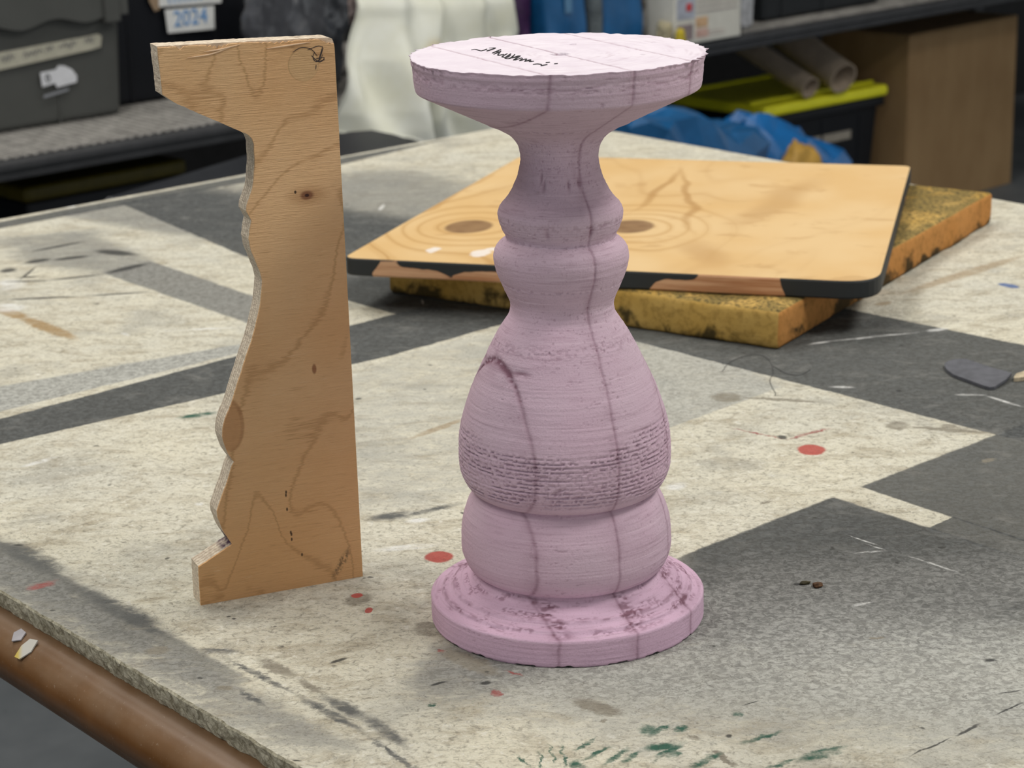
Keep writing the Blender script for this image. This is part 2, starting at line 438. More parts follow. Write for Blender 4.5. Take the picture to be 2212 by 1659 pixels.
STROKES = {
    'red': [(-0.0721, 0.0879, 0.9251, 0.3798, 0.0084, 0.0094), (0.1694, 0.266, 0.9915, -0.1297, 0.0094, 0.011), (-0.1162, 0.0314, 0.9866, 0.163, 0.003, 0.0037), (-0.1086, 0.0096, 0.9979, -0.0643, 0.0025, 0.0039)],
    'rosy': [(0.1726, 0.3004, 0.8233, 0.5676, 0.0199, 0.0023), (-0.2971, 0.0596, 0.729, 0.6845, 0.01, 0.0048), (-0.0386, -0.1016, 0.9528, 0.3037, 0.003, 0.0047), (-0.03, -0.0782, 0.7709, -0.637, 0.0058, 0.0016), (-0.0674, -0.0474, 0.8446, -0.5354, 0.0025, 0.002), (0.139, 0.3026, 0.7861, -0.6182, 0.0219, 0.0013)],
    'ochre': [(-0.4464, 0.6773, 0.646, -0.7633, 0.0282, 0.0087), (-0.4062, 0.6274, 0.6171, -0.7869, 0.0525, 0.0087)],
    'tan': [(0.367, 0.7315, 0.7242, 0.6896, 0.0963, 0.0084), (-0.0788, 0.3318, 0.6539, 0.7566, 0.0308, 0.0041), (0.2801, 0.6376, 0.8193, 0.5733, 0.0092, 0.0055)],
    'blue': [(0.3947, 0.6868, 0.586, -0.8103, 0.0107, 0.0056)],
    'green': [(-0.0258, -0.1767, 0.4607, -0.8875, 0.008, 0.0009), (-0.0181, -0.1761, -0.0198, -0.9998, 0.0107, 0.0008), (-0.0126, -0.1693, 0.1232, -0.9924, 0.011, 0.0008), (-0.0072, -0.1719, 0.0679, -0.9977, 0.0133, 0.001), (0.0035, -0.1605, 0.5744, 0.8186, 0.0101, 0.0012), (-0.0017, -0.1818, 0.1436, -0.9896, 0.006, 0.0037), (0.008, -0.1705, 0.6781, 0.7349, 0.0109, 0.0021), (0.017, -0.1745, 0.6044, 0.7967, 0.0115, 0.0022), (0.0239, -0.1749, 0.6078, 0.7941, 0.0087, 0.0022), (0.0344, -0.1474, 0.982, 0.1891, 0.0051, 0.0073), (0.0394, -0.1476, 0.7078, 0.7064, 0.0084, 0.0022), (0.0493, -0.1475, 0.783, 0.622, 0.0045, 0.0035), (0.0392, -0.165, 0.943, 0.3327, 0.0095, 0.0047), (0.0422, -0.1699, 0.6276, 0.7786, 0.0134, 0.0024), (0.044, -0.1737, 0.6167, 0.7872, 0.0058, 0.0029), (0.0585, -0.1802, 0.734, 0.6791, 0.0112, 0.0032), (0.0784, -0.1323, 0.9983, -0.0576, 0.0031, 0.0035), (0.0868, -0.1585, 0.8588, 0.5124, 0.0123, 0.0025), (0.0928, -0.1852, 0.8566, 0.516, 0.0088, 0.0017), (0.1127, -0.1767, 0.8734, 0.487, 0.0147, 0.0048), (-0.0705, -0.1132, 0.9323, -0.3616, 0.0017, 0.0033), (-0.2508, 0.3759, 0.8918, 0.4525, 0.0155, 0.0056)],
    'taupe': [(0.1259, 0.3874, 0.9708, 0.24, 0.0122, 0.013), (0.1642, 0.3786, 0.9634, -0.2681, 0.0329, 0.0036), (0.2344, 0.3126, 0.8739, -0.4861, 0.0087, 0.0102), (0.2669, 0.3008, 0.9353, -0.3539, 0.0311, 0.0039), (0.2687, 0.3083, 0.9017, -0.4323, 0.0057, 0.0059), (0.0106, -0.1209, 0.7457, -0.6663, 0.0161, 0.0067), (0.0134, -0.136, 0.6173, -0.7867, 0.0017, 0.0024), (0.0552, -0.1558, 0.7559, -0.6547, 0.0041, 0.0033), (0.0667, -0.1782, 0.4109, -0.9117, 0.0118, 0.002), (-0.1149, 0.0259, -0.8686, 0.4955, 0.0077, 0.0098), (-0.0765, -0.0133, 0.7878, 0.6159, 0.0062, 0.0069), (-0.0745, -0.0194, 0.8009, -0.5988, 0.0103, 0.0086), (-0.2173, -0.0381, 0.9938, 0.1108, 0.007, 0.0056), (-0.152, -0.0635, 0.6413, -0.7672, 0.0179, 0.0053), (-0.1327, -0.0874, 0.6099, -0.7925, 0.0129, 0.0032), (-0.1753, -0.0869, 0.9982, -0.0592, 0.0053, 0.0032), (0.1601, -0.0443, 0.9949, 0.1011, 0.0056, 0.0019), (0.2795, 0.235, 0.787, 0.6169, 0.0069, 0.0033), (-0.0526, -0.0622, 0.649, -0.7608, 0.0242, 0.008), (0.1269, 0.1661, 0.788, 0.6157, 0.005, 0.002)],
    'dgrey': [(-0.3107, 0.1019, 0.6334, -0.7738, 0.0486, 0.0101), (-0.2456, 0.019, 0.6641, -0.7476, 0.0542, 0.0088), (-0.2314, -0.001, 0.6953, -0.7187, 0.0284, 0.0053), (-0.1851, -0.0407, 0.9794, -0.2018, 0.0127, 0.0045), (-0.1135, -0.1141, 0.633, -0.7742, 0.0216, 0.0055), (-0.0924, -0.1406, 0.5239, -0.8518, 0.024, 0.0051), (-0.1603, -0.0721, 0.6575, -0.7534, 0.0327, 0.0024), (-0.1189, -0.1214, 0.6275, -0.7786, 0.0317, 0.0036), (-0.0862, -0.1673, 0.5772, -0.8166, 0.0261, 0.002), (-0.1605, -0.1003, 0.6172, -0.7868, 0.0152, 0.002), (0.0317, 0.2175, 0.922, 0.3872, 0.0098, 0.0106), (-0.103, 0.1588, 0.9575, 0.2884, 0.0161, 0.0083), (-0.0804, 0.1671, 0.8576, 0.5143, 0.0245, 0.0039)],
    'ink': [(-0.4828, 0.8335, 0.9499, -0.3125, 0.0084, 0.0104), (-0.462, 0.8202, 0.1047, 0.9945, 0.027, 0.0018), (-0.4632, 0.8676, 0.7405, 0.6721, 0.0147, 0.0075), (-0.4329, 0.8773, 0.9259, 0.3779, 0.0194, 0.0076), (-0.4591, 0.8056, 0.9884, 0.1519, 0.0102, 0.0036), (-0.4558, 0.7899, 1.0, 0.0002, 0.0247, 0.0026), (-0.4143, 0.8002, 0.9363, 0.3513, 0.0269, 0.0035), (-0.3735, 0.8302, 0.6565, 0.7543, 0.027, 0.0072), (-0.4309, 0.727, 0.9967, 0.0807, 0.0355, 0.0033), (-0.3662, 0.7351, 0.9848, 0.1736, 0.0297, 0.0033), (-0.4551, 0.9264, -0.75, -0.6615, 0.0326, 0.0044), (-0.395, 0.8938, 0.8648, -0.5022, 0.0278, 0.0105), (0.1537, 0.2938, 0.935, 0.3546, 0.0035, 0.0053), (0.1293, 0.0319, 0.9988, 0.0485, 0.003, 0.002), (-0.1203, -0.0565, 0.7641, 0.6451, 0.0059, 0.0018), (-0.0683, -0.0877, 0.8383, 0.5452, 0.0056, 0.0017), (-0.0439, -0.0886, 0.9939, 0.1103, 0.0033, 0.0028), (0.0715, -0.1552, 0.9441, -0.3297, 0.0018, 0.0024), (0.2128, -0.0763, 0.9632, 0.2689, 0.0035, 0.0023), (0.1645, -0.1721, 0.7676, 0.641, 0.0163, 0.0005), (0.1847, -0.1556, 0.7434, 0.6689, 0.0105, 0.0012), (0.2101, -0.1334, 0.7616, 0.648, 0.0117, 0.0009), (0.2143, -0.1148, 0.9614, 0.2753, 0.0081, 0.0005), (-0.0053, 0.3867, 0.7001, 0.714, 0.0014, 0.0024), (-0.0591, 0.1605, -0.4918, 0.8707, 0.003, 0.0016), (0.2491, 0.3927, 0.5897, -0.8076, 0.0023, 0.003), (0.0855, -0.1206, 0.8968, 0.4425, 0.0054, 0.0007), (-0.1818, 0.0029, 0.7354, -0.6776, 0.0015, 0.0014), (-0.1847, 0.0064, 0.7352, -0.6779, 0.0015, 0.0014), (-0.3244, 0.1243, 0.9976, -0.0695, 0.0035, 0.0015), (-0.1326, -0.1699, 0.8446, -0.5354, 0.0024, 0.001), (-0.089, 0.4889, 0.7204, 0.6936, 0.0017, 0.0024), (-0.0909, 0.426, 0.5944, 0.8042, 0.0014, 0.0019), (-0.1379, 0.407, 0.8056, -0.5925, 0.0022, 0.0027)],
    'white': [(-0.4699, 0.7786, 0.9767, 0.2147, 0.016, 0.0227), (-0.4522, 0.6961, 0.9786, 0.2059, 0.0154, 0.0193), (-0.2798, 0.611, 0.9953, 0.0971, 0.0373, 0.0036), (-0.338, 0.6009, 0.5842, -0.8116, 0.0074, 0.0028), (0.1774, 0.0785, 0.9923, 0.1236, 0.0096, 0.0014), (0.1819, 0.0857, 0.6463, -0.7631, 0.0078, 0.0009), (0.2103, 0.0564, 0.6451, -0.7641, 0.0199, 0.0012), (0.1763, 0.0974, 0.6155, -0.7881, 0.0128, 0.0009), (0.257, 0.5382, 0.9666, 0.2562, 0.043, 0.0025), (0.3086, 0.5538, 0.909, 0.4168, 0.011, 0.0045), (0.2115, 0.5243, 0.9186, 0.3952, 0.0125, 0.0023), (0.2975, 0.379, 0.9964, -0.0851, 0.0113, 0.0028), (0.3184, 0.3612, 0.5665, -0.8241, 0.0177, 0.0021), (0.2112, 0.4052, 0.9662, -0.2576, 0.01, 0.0034), (0.1596, 0.0014, 0.9219, 0.3875, 0.0073, 0.002), (-0.1006, 0.6808, 0.1303, -0.9915, 0.0119, 0.001), (-0.1543, 1.069, 0.0907, 0.9959, 0.0167, 0.0026), (0.0748, 0.2009, 0.6165, 0.7873, 0.0106, 0.007), (-0.2249, 0.1898, 0.6714, 0.7411, 0.0038, 0.0035), (-0.1666, 0.1552, 0.8218, 0.5697, 0.0065, 0.0029), (-0.3432, 0.2811, 0.7246, 0.6892, 0.0161, 0.0035), (-0.091, 0.1046, 0.9818, 0.1899, 0.0221, 0.0053), (-0.0871, 0.1494, 0.9238, 0.383, 0.009, 0.0046), (-0.4437, 1.1592, 0.9721, 0.2346, 0.0101, 0.0111), (-0.5, 1.0965, 0.8228, 0.5683, 0.0051, 0.0054), (-0.5297, 1.0688, 0.7824, 0.6228, 0.0077, 0.0052), (-0.4778, 1.1109, 0.7987, 0.6018, 0.0066, 0.0064), (-0.3856, 1.2106, 0.7469, 0.6649, 0.0148, 0.0065)],
}
PAINT = dict(greylight=(0.35, 0.352, 0.325), greymid=(0.20, 0.20, 0.188), dark=(0.074, 0.078, 0.078), red=(0.47, 0.08, 0.065),
             rosy=(0.34, 0.11, 0.10), ochre=(0.36, 0.23, 0.095), tan=(0.40, 0.32, 0.215), blue=(0.10, 0.16, 0.33),
             green=(0.045, 0.12, 0.085), taupe=(0.25, 0.225, 0.175), dgrey=(0.13, 0.132, 0.125), ink=(0.035, 0.036, 0.036),
             white=(0.80, 0.80, 0.77))
def paint_material(x0, x1, y0, y1):
    """the painted surface; only the marks that reach the given patch are put into its nodes"""
    g = G('painted_fibreboard')
    p = g.obj()
    flat = g.mul(p, (1, 1, 0))
    stretch = g.n('ShaderNodeMapping')
    g.put(stretch.inputs['Vector'], p)
    stretch.inputs['Rotation'].default_value = (0, 0, math.radians(10))
    stretch.inputs['Scale'].default_value = (0.55, 1.0, 1.0)
    sp = stretch.outputs[0]
    fib = g.noise(sp, 560, 2, 0.6, 1.4)
    fib2 = g.noise(p, 230, 4, 0.66, 0.9)
    med = g.noise(sp, 46, 6, 0.72, 0.6)
    big = g.noise(p, 7, 5, 0.6)
    mid = g.noise(p, 13, 5, 0.62)
    wear = g.noise(sp, 95, 6, 0.72, 0.6)
    cream = g.mix(g.ss(big, 0.3, 0.7), (0.70, 0.66, 0.525), (0.635, 0.615, 0.52))
    cream = g.mix(g.ss(med, 0.44, 0.70, 0, 0.9), cream, (0.42, 0.37, 0.27))
    cream = g.mix(g.ss(mid, 0.50, 0.68, 0, 0.6), cream, (0.40, 0.39, 0.34))
    cream = g.mix(g.ss(fib2, 0.50, 0.70, 0, 0.75), cream, (0.27, 0.25, 0.20))
    cream = g.mix(g.ss(fib2, 0.30, 0.45, 0.65, 0), cream, (0.78, 0.76, 0.68))
    wob = g.vm('SUBTRACT', g.noise(flat, 60, 4, 0.7, color=True), (0.5, 0.5, 0.5))
    pj = g.vm('ADD', flat, g.mul(wob, (0.0045, 0.0045, 0)))
    wob2 = g.vm('SUBTRACT', g.noise(flat, 170, 3, 0.7, color=True), (0.5, 0.5, 0.5))
    pr = g.vm('ADD', flat, g.mul(wob2, (0.009, 0.009, 0)))
    col = cream
    for key, alpha, pts in POLYS:
        cx = sum(q[0] for q in pts) / len(pts); cy = sum(q[1] for q in pts) / len(pts)
        mg = max(q[2] for q in pts) + 0.01
        if max(q[0] for q in pts) + mg < x0 or min(q[0] for q in pts) - mg > x1 or max(q[1] for q in pts) + mg < y0 or min(q[1] for q in pts) - mg > y1:
            continue
        mask = None
        empty_here = False
        for i, (x, y, soft) in enumerate(pts):
            x2, y2, _ = pts[(i + 1) % len(pts)]
            nx, ny = y2 - y, x - x2
            ln = math.hypot(nx, ny)
            nx, ny = nx / ln, ny / ln
            if (cx - x) * nx + (cy - y) * ny < 0: nx, ny = -nx, -ny
            c0 = -(x * nx + y * ny)
            ds = [a * nx + b * ny + c0 for a in (x0, x1) for b in (y0, y1)]
            if min(ds) > soft + 0.006: continue              # the whole patch lies inside this edge
            if max(ds) < -soft - 0.006: empty_here = True; break
            d = g.math('ADD', g.vm('DOT_PRODUCT', pj, (nx, ny, 0)), c0)
            e = g.ss(d, -soft, soft)
            mask = e if mask is None else g.math('MULTIPLY', mask, e)
        if empty_here: continue
        mask = g.math('MULTIPLY', 1.0 if mask is None else mask, alpha)
        w = g.math('ADD', mask, g.math('MULTIPLY', g.math('SUBTRACT', wear, 0.55), -1.1 if key == 'dark' else -1.7))
        mask = g.math('MULTIPLY', mask, g.ss(w, 0.20, 0.80, 0.06, 1.0))
        pc = PAINT[key]
        tone = g.mix(g.ss(fib2, 0.36, 0.66), tuple(v * 0.75 for v in pc), tuple(v * 1.5 for v in pc))
        if key == 'dark': tone = g.mix(g.ss(med, 0.50, 0.70, 0, 0.5), tone, (0.24, 0.24, 0.225))
        col = g.mix(mask, col, tone)
    def strokes(keys, q, lo, hi, amt, col):
        for key in keys:
            m = None
            for (cx, cy, ux, uy, a, b) in STROKES[key]:
                b = max(b, 0.0007)
                rx = math.hypot(ux * a, uy * b) * hi + 0.006; ry = math.hypot(uy * a, ux * b) * hi + 0.006
                if cx + rx < x0 or cx - rx > x1 or cy + ry < y0 or cy - ry > y1: continue
                e = g.ellipse(q, (cx, cy), (ux, uy), a, b, hi, lo)
                m = e if m is None else g.math('MAXIMUM', m, e)
            if m is not None:
                col = g.mix(g.math('MULTIPLY', m, amt), col, PAINT[key])
        return col
    rough_amt = g.ss(wear, 0.40, 0.66, 1.0, 0.3)
    soft_amt = g.ss(wear, 0.42, 0.74, 1.0, 0.35)
    col = strokes(('dgrey',), pr, 0.35, 1.25, soft_amt, col)
    col = strokes(('taupe', 'tan', 'ochre'), pr, 0.6, 1.15, g.ss(wear, 0.4, 0.7, 0.9, 0.55), col)
    col = strokes(('rosy', 'green'), pr, 0.5, 1.2, rough_amt, col)
    col = strokes(('white',), pj, 0.4, 1.15, g.ss(wear, 0.4, 0.66, 0.85, 0.1), col)
    col = strokes(('red', 'blue'), pj, 0.85, 1.1, 0.92, col)
    col = strokes(('ink',), pj, 0.5, 1.15, 0.85, col)
    fleck = g.noise(p, 75, 2, 0.5)
    col = g.mix(g.ss(fleck, 0.72, 0.77, 0, 0.75), col, (0.05, 0.05, 0.045))
    col = g.mix(g.ss(fib, 0.54, 0.72, 0, 0.7), col, g.mix(0.6, col, (0.06, 0.055, 0.045)))
    h = g.math('ADD', fib, g.math('MULTIPLY', fib2, 1.3))
    return g.done(col, 0.86, g.bump(h, 0.8, 0.0013), 0.2)
# raw fibre edge
g = G('raw_fibre_edge')
p = g.obj()
f = g.noise(p, 230, 5, 0.7, 0.6); f2 = g.noise(p, 60, 4, 0.6)
c = g.mix(g.ss(f, 0.32, 0.66), (0.26, 0.23, 0.155), (0.62, 0.575, 0.44))
c = g.mix(g.ss(f2, 0.55, 0.75, 0, 0.4), c, (0.16, 0.13, 0.08))
M_FIBRE = g.done(c, 0.95, g.bump(f, 0.9, 0.003), 0.1)

# panel mesh: flat top, crumbly edges; the near edge is finely divided
bm = bmesh.new()
rnd = random.Random(3)
def edge_pts(a, b, n, amp):
    out = []
    for i in range(n):
        t = i / n
        q = a.lerp(b, t)
        d = (b - a).normalized(); nn = Vector((d.y, -d.x))
        k = mnoise.noise(Vector((t * n * 0.21, amp * 900, 0))) * 0.6 + mnoise.noise(Vector((t * n * 0.6, 7.7, 0))) * 0.4
        out.append(q + nn * k * amp)
    return out
outline = edge_pts(quad[0], quad[1], 900, 0.0012) + edge_pts(quad[1], quad[2], 60, 0.001) + edge_pts(quad[2], quad[3], 300, 0.001) + edge_pts(quad[3], quad[0], 200, 0.001)
levels = []
for z, amp, off in ((0.0, 0.0, 0.0), (-0.0012, 0.0006, 0.0009), (-0.0045, 0.0016, 0.0006), (-0.008, 0.0018, 0.0), (-0.0118, 0.001, -0.0012)):
    ring = []
    for i, q in enumerate(outline):
        d = (q - ctr).normalized()
        k = mnoise.noise(Vector((i * 0.8, z * 900, 1.3))) * amp + off
        ring.append(bm.verts.new((q.x + d.x * k, q.y + d.y * k, z)))
    levels.append(ring)
top = bm.faces.new(levels[0])
n = len(outline)
for a, b in zip(levels, levels[1:]):
    for i in range(n):
        fc = bm.faces.new((a[i], a[(i + 1) % n], b[(i + 1) % n], b[i]))
        fc.material_index = 1
fc = bm.faces.new(levels[-1]); fc.material_index = 1
# cut the top into patches so that each patch carries only its own marks
TILE = 0.17
gx = [-0.85 + TILE * k for k in range(10)]; gy = [-0.35 + TILE * k for k in range(12)]
geom = [f for f in bm.faces if f.material_index == 0]
for k, (vals, nrm_) in enumerate(((gx, (1, 0, 0)), (gy, (0, 1, 0)))):
    for v in vals:
        fs = [f for f in bm.faces if f.material_index == 0]
        gm = fs + list({e for f in fs for e in f.edges}) + list({w for f in fs for w in f.verts})
        bmesh.ops.bisect_plane(bm, geom=gm, plane_co=(v, 0, 0) if k == 0 else (0, v, 0), plane_no=nrm_)
tiles, mats = {}, [None, M_FIBRE]
for f in bm.faces:
    if f.material_index == 1: continue
    c0 = f.calc_center_median_weighted()
    ix = int((c0.x - gx[0]) // TILE); iy = int((c0.y - gy[0]) // TILE)
    key = (ix, iy) if 0 <= ix < 9 and 0 <= iy < 11 else None
    if key not in tiles:
        tiles[key] = len(mats)
        if key is None:
            mats.append(paint_material(9, 9.1, 9, 9.1))
        else:
            xa, ya = gx[0] + ix * TILE, gy[0] + iy * TILE
            mats.append(paint_material(xa - 0.002, xa + TILE + 0.002, ya - 0.002, ya + TILE + 0.002))
    f.material_index = tiles[key]
mats[0] = M_FIBRE
panel = link('fibreboard_panel', from_bm('fibreboard_panel', bm), mats, None, (0, 0, T))
tag(panel, 'paint-stained cream and grey fibreboard sheet covering the work table', 'board')

# ------------------------------------------------------------------ pink foam baluster, turned from four glued layers
HT = 0.3033
SEG = [  # (sharp-ended) profile pieces, z then radius, from the foot upwards
    ([(0.0, 0.0727), (0.0012, 0.0735), (0.0138, 0.0735)], False),
    ([(0.0138, 0.0735), (0.0147, 0.0728), (0.0151, 0.0702), (0.0156, 0.0680), (0.0174, 0.0668), (0.0179, 0.0640), (0.0188, 0.0622), (0.0203, 0.0612), (0.0209, 0.0590), (0.0228, 0.0555), (0.0246, 0.0522), (0.0262, 0.0508), (0.0276, 0.0497), (0.0286, 0.0484)], False),
    ([(0.0286, 0.0484), (0.0293, 0.0506), (0.0322, 0.0532), (0.0373, 0.0554), (0.0424, 0.0562), (0.0518, 0.0558), (0.0577, 0.0549), (0.0650, 0.0525), (0.0695, 0.0502), (0.0718, 0.0488), (0.0736, 0.0470)], True),
    ([(0.0736, 0.0470), (0.0741, 0.0491), (0.0754, 0.0508), (0.0787, 0.0532), (0.0833, 0.0552), (0.0883, 0.0561), (0.0966, 0.0562), (0.1048, 0.0556), (0.1128, 0.0539), (0.1212, 0.0513), (0.1303, 0.0480), (0.1415, 0.0428), (0.1523, 0.0376), (0.1597, 0.0335), (0.1648, 0.0301), (0.1689, 0.0277), (0.1736, 0.0269), (0.1777, 0.0279), (0.1834, 0.0305), (0.1899, 0.0331), (0.1954, 0.0346), (0.1997, 0.0350), (0.2038, 0.0340), (0.2068, 0.0316), (0.2090, 0.0284)], True),
    ([(0.2090, 0.0284), (0.2112, 0.0288), (0.2141, 0.0303), (0.2184, 0.0318), (0.2215, 0.0323), (0.2239, 0.0319), (0.2265, 0.0305), (0.2313, 0.0265), (0.2393, 0.0224), (0.2456, 0.0206), (0.2506, 0.0199), (0.2560, 0.0207), (0.2600, 0.0228), (0.2634, 0.0262), (0.2672, 0.0326)], True),
    ([(0.2672, 0.0326), (0.2690, 0.0372), (0.2698, 0.0384), (0.2745, 0.0480), (0.2858, 0.0714), (0.2861, 0.0719)], False),
    ([(0.2861, 0.0719), (0.2868, 0.0723), (0.2930, 0.0731), (0.2985, 0.0734), (0.3008, 0.0741), (0.3020, 0.0739), (HT, 0.0746)], False),
]
def dense(pts, smooth, ds):
    q = np.array(smooth_path(pts, 10) if smooth else pts, float)
    L = np.concatenate([[0], np.cumsum(np.hypot(*np.diff(q, axis=0).T))])
    n = max(2, int(L[-1] / ds))
    t = np.linspace(0, L[-1], n + 1)
    return np.stack([np.interp(t, L, q[:, 0]), np.interp(t, L, q[:, 1])], 1)
rows = []
for pts, sm in SEG:
    d = dense(pts, sm, 0.00062)
    rows.append(d if not rows else d[1:])
side = np.concatenate(rows)
NS = len(side)
topr = np.linspace(0.0735, 0.0, 60)
prof = np.concatenate([side, np.stack([np.full(60, HT), topr], 1)])
NR, NC = len(prof), 760
th = np.arange(NC) / NC * 2 * PI
Zp = np.repeat(prof[:, 0:1], NC, 1); Rp = np.repeat(prof[:, 1:2], NC, 1)
TH = np.repeat(th[None], NR, 0)
is_top = (np.arange(NR) >= NS)[:, None] & np.ones((1, NC), bool)
U = TH / (2 * PI)
arc = np.concatenate([[0], np.cumsum(np.hypot(*np.diff(prof, axis=0).T))])[:, None] + np.zeros((1, NC))
# lathe lines and foam grain
disp = (vnoise(U * 4, arc * 900, 4) - 0.5) * 0.00010 + (vnoise(U * 14, arc * 1600, 14) - 0.5) * 0.00020
disp += (vnoise(U * 700, arc * 1500, 700) - 0.5) * 0.00016
shade = 0.30 * np.clip((vnoise(U * 30, arc * 1300, 30) - 0.62) * 3, 0, 1) * vnoise(U * 9, arc * 60, 9)
# torn comb-like band round the belly
low = vnoise(U * 9, Zp * 0 + 3.3, 9)
band = sstep(Zp, 0.0765, 0.081) * (1 - sstep(Zp, 0.100 + 0.016 * low, 0.107 + 0.016 * low))
w1 = np.sin(2 * PI * (Zp / 0.00225 + 0.18 * vnoise(U * 60, Zp * 300, 60) + 0.30 * vnoise(U * 260, np.floor(Zp / 0.00225) * 3.7, 260)))
brk = sstep(vnoise(U * 170, np.floor(Zp / 0.00225 + 0.25) * 7.3, 170), 0.16, 0.34)
patch = sstep(vnoise(U * 26, Zp * 260 + 4, 26), 0.25, 0.5)
tear = band * sstep(w1, 0.30, 0.85) * brk * (0.35 + 0.65 * patch)
crumb = band * sstep(vnoise(U * 330, Zp * 900, 330), 0.62, 0.85)
dash = sstep(vnoise(U * 130, arc * 1500, 130), 0.80, 0.92) * sstep(vnoise(U * 11, arc * 45, 11), 0.35, 0.7) * (~is_top)
disp -= 0.00025 * dash
shade += 0.30 * dash
disp -= 0.00105 * tear + 0.0004 * crumb
shade += 0.30 * tear + 0.10 * crumb
# a few smaller torn rings
for zc, wd, dep in ((0.1865, 0.0009, 0.0005), (0.1555, 0.0030, 0.00030), (0.2195, 0.0022, 0.0003), (0.2605, 0.0006, 0.0005), (0.2690, 0.0006, 0.0007), (0.2095, 0.0009, 0.0004), (0.2960, 0.0025, 0.0003)):
    k = np.exp(-((Zp - zc) / wd) ** 2) * sstep(vnoise(U * 150, Zp * 1100 + zc * 999, 150), 0.45, 0.75)
    disp -= dep * k
    shade += 0.22 * k
# dents by the tool on the neck
for (ang, zc) in ((-118, 0.243), (-113, 0.2395), (-80, 0.240), (-66, 0.2405), (-104, 0.2165), (-62, 0.2175)):
    da = (np.degrees(TH) - ang + 180) % 360 - 180
    k = np.exp(-(da / 2.2) ** 2 - ((Zp - zc) / 0.0028) ** 2) * (~is_top)
    disp -= 0.0007 * k
    shade += 0.45 * k
# glue seams: three vertical planes
SN = np.array([math.sin(math.radians(62.3)), math.cos(math.radians(62.3))])
OFFS = (-0.0396, 0.0, 0.0396)
X0 = Rp * np.cos(TH); Y0 = Rp * np.sin(TH)
sd = X0 * SN[0] + Y0 * SN[1]
wobble = (vnoise(Zp * 130 + 11, Zp * 0 + 0.5) - 0.5) * 0.0012 * (~is_top)
flange = sstep(Zp, 0.0145, 0.0155) * (1 - sstep(Zp, 0.027, 0.029))
for k, of in enumerate(OFFS):
    s = sd - of + wobble
    ridge = np.exp(-(s / 0.0007) ** 2)
    disp -= np.where(is_top, 0.0, 0.00030 * ridge * (0.5 + vnoise(U * 40, Zp * 400, 40)))
    wid = np.where(is_top, 0.0007, 0.00085)
    shade += np.where(is_top, 0.62, 0.40) * np.exp(-(s / wid) ** 2) * (0.65 + 0.5 * vnoise(U * 90, Zp * 700, 90))
    shade += 0.22 * np.exp(-((s + 0.0012) / 0.0035) ** 2) * (~is_top) * vnoise(U * 60, Zp * 240 + k, 60)
    fl = np.exp(-((s - 0.0035) / 0.0042) ** 2) * flange
    shade += 0.8 * fl * sstep(vnoise(U * 110, Zp * 1500, 110), 0.3, 0.8)
    disp -= 0.0006 * fl * vnoise(U * 260, Zp * 1500, 260)
# rough ring cuts on the flange
shade += flange * 0.55 * (np.exp(-((Rp - 0.0665) / 0.0010) ** 2) + np.exp(-((Rp - 0.0610) / 0.0010) ** 2)) * sstep(vnoise(U * 120, Rp * 900, 120), 0.3, 0.7) * sstep(vnoise(U * 7, Rp * 90, 7), 0.25, 0.5)
shade += flange * 0.6 * sstep(vnoise(U * 46, Rp * 420, 46), 0.56, 0.80) * sstep(vnoise(U * 300, Rp * 1600, 300), 0.35, 0.7)
disp -= flange * 0.0006 * sstep(vnoise(U * 46, Rp * 420, 46), 0.56, 0.80)
# torn arch where the outer layer starts on the belly
s = sd - OFFS[0]
arch = (np.exp(-((s - 0.0002) / 0.0009) ** 2) * np.exp(-((Zp - 0.146) / 0.010) ** 2) + 0.8 * np.exp(-((s - 0.0035) / 0.003) ** 2) * np.exp(-((Zp - 0.1455) / 0.0016) ** 2)) * (s < 0.008)
arch = np.clip(arch, 0, 1)
shade += 0.75 * arch * sstep(vnoise(U * 130, Zp * 900, 130), 0.1, 0.5)
disp -= 0.0007 * arch
R = Rp + np.where(is_top, 0.0, disp)
Z = Zp.copy()
# ragged foot and burred top rim
foot = np.exp(-(arc / 0.0012) ** 2)
Z += foot * 0.0028 * np.clip(vnoise(U * 150, Zp * 0 + 9.1, 150) - 0.55, 0, 1) * (vnoise(U * 5, Zp * 0 + 2.2, 5) > 0.35)
rim = np.exp(-((Zp - HT) / 0.0011) ** 2) * (~is_top)
spike = vnoise(U * 260, Zp * 0 + 5.5, 260) ** 3 * (0.15 + sstep(np.abs(np.cos(TH)), 0.6, 0.9)) * sstep(vnoise(U * 12, Zp * 0 + 1.5, 12), 0.1, 0.6)
R += rim * (0.0042 * spike - 0.0005)
Z += rim * (0.0008 * (vnoise(U * 120, Zp * 0 + 8.8, 120) - 0.4))
Z -= is_top * (0.0003 * (vnoise(X0 * 260, Y0 * 260)) + 0.0004 * sum(np.exp(-((sd - o) / 0.0006) ** 2) for o in OFFS))
# spindle hole and nicks in the top
for hx, hy, hr, dep, sh in ((0.001, -0.003, 0.0040, 0.006, 0.55), (0.0087, 0.0314, 0.0016, 0.003, 0.7), (0.042, -0.012, 0.0010, 0.002, 0.4), (-0.020, -0.043, 0.0009, 0.002, 0.4), (0.05, 0.03, 0.0009, 0.002, 0.3)):
    k = np.where(is_top, sstep(np.hypot(X0 - hx, Y0 - hy), hr * 1.15, hr * 0.75), 0)
    Z -= dep * k
    shade += sh * k
shade = np.clip(shade, 0, 1)
V = np.stack([R * np.cos(TH), R * np.sin(TH), Z], -1).reshape(-1, 3)
i, j = np.meshgrid(np.arange(NR - 1), np.arange(NC), indexing='ij')
F = np.stack([i * NC + j, i * NC + (j + 1) % NC, (i + 1) * NC + (j + 1) % NC, (i + 1) * NC + j], -1).reshape(-1, 4)
shv = shade.reshape(-1)
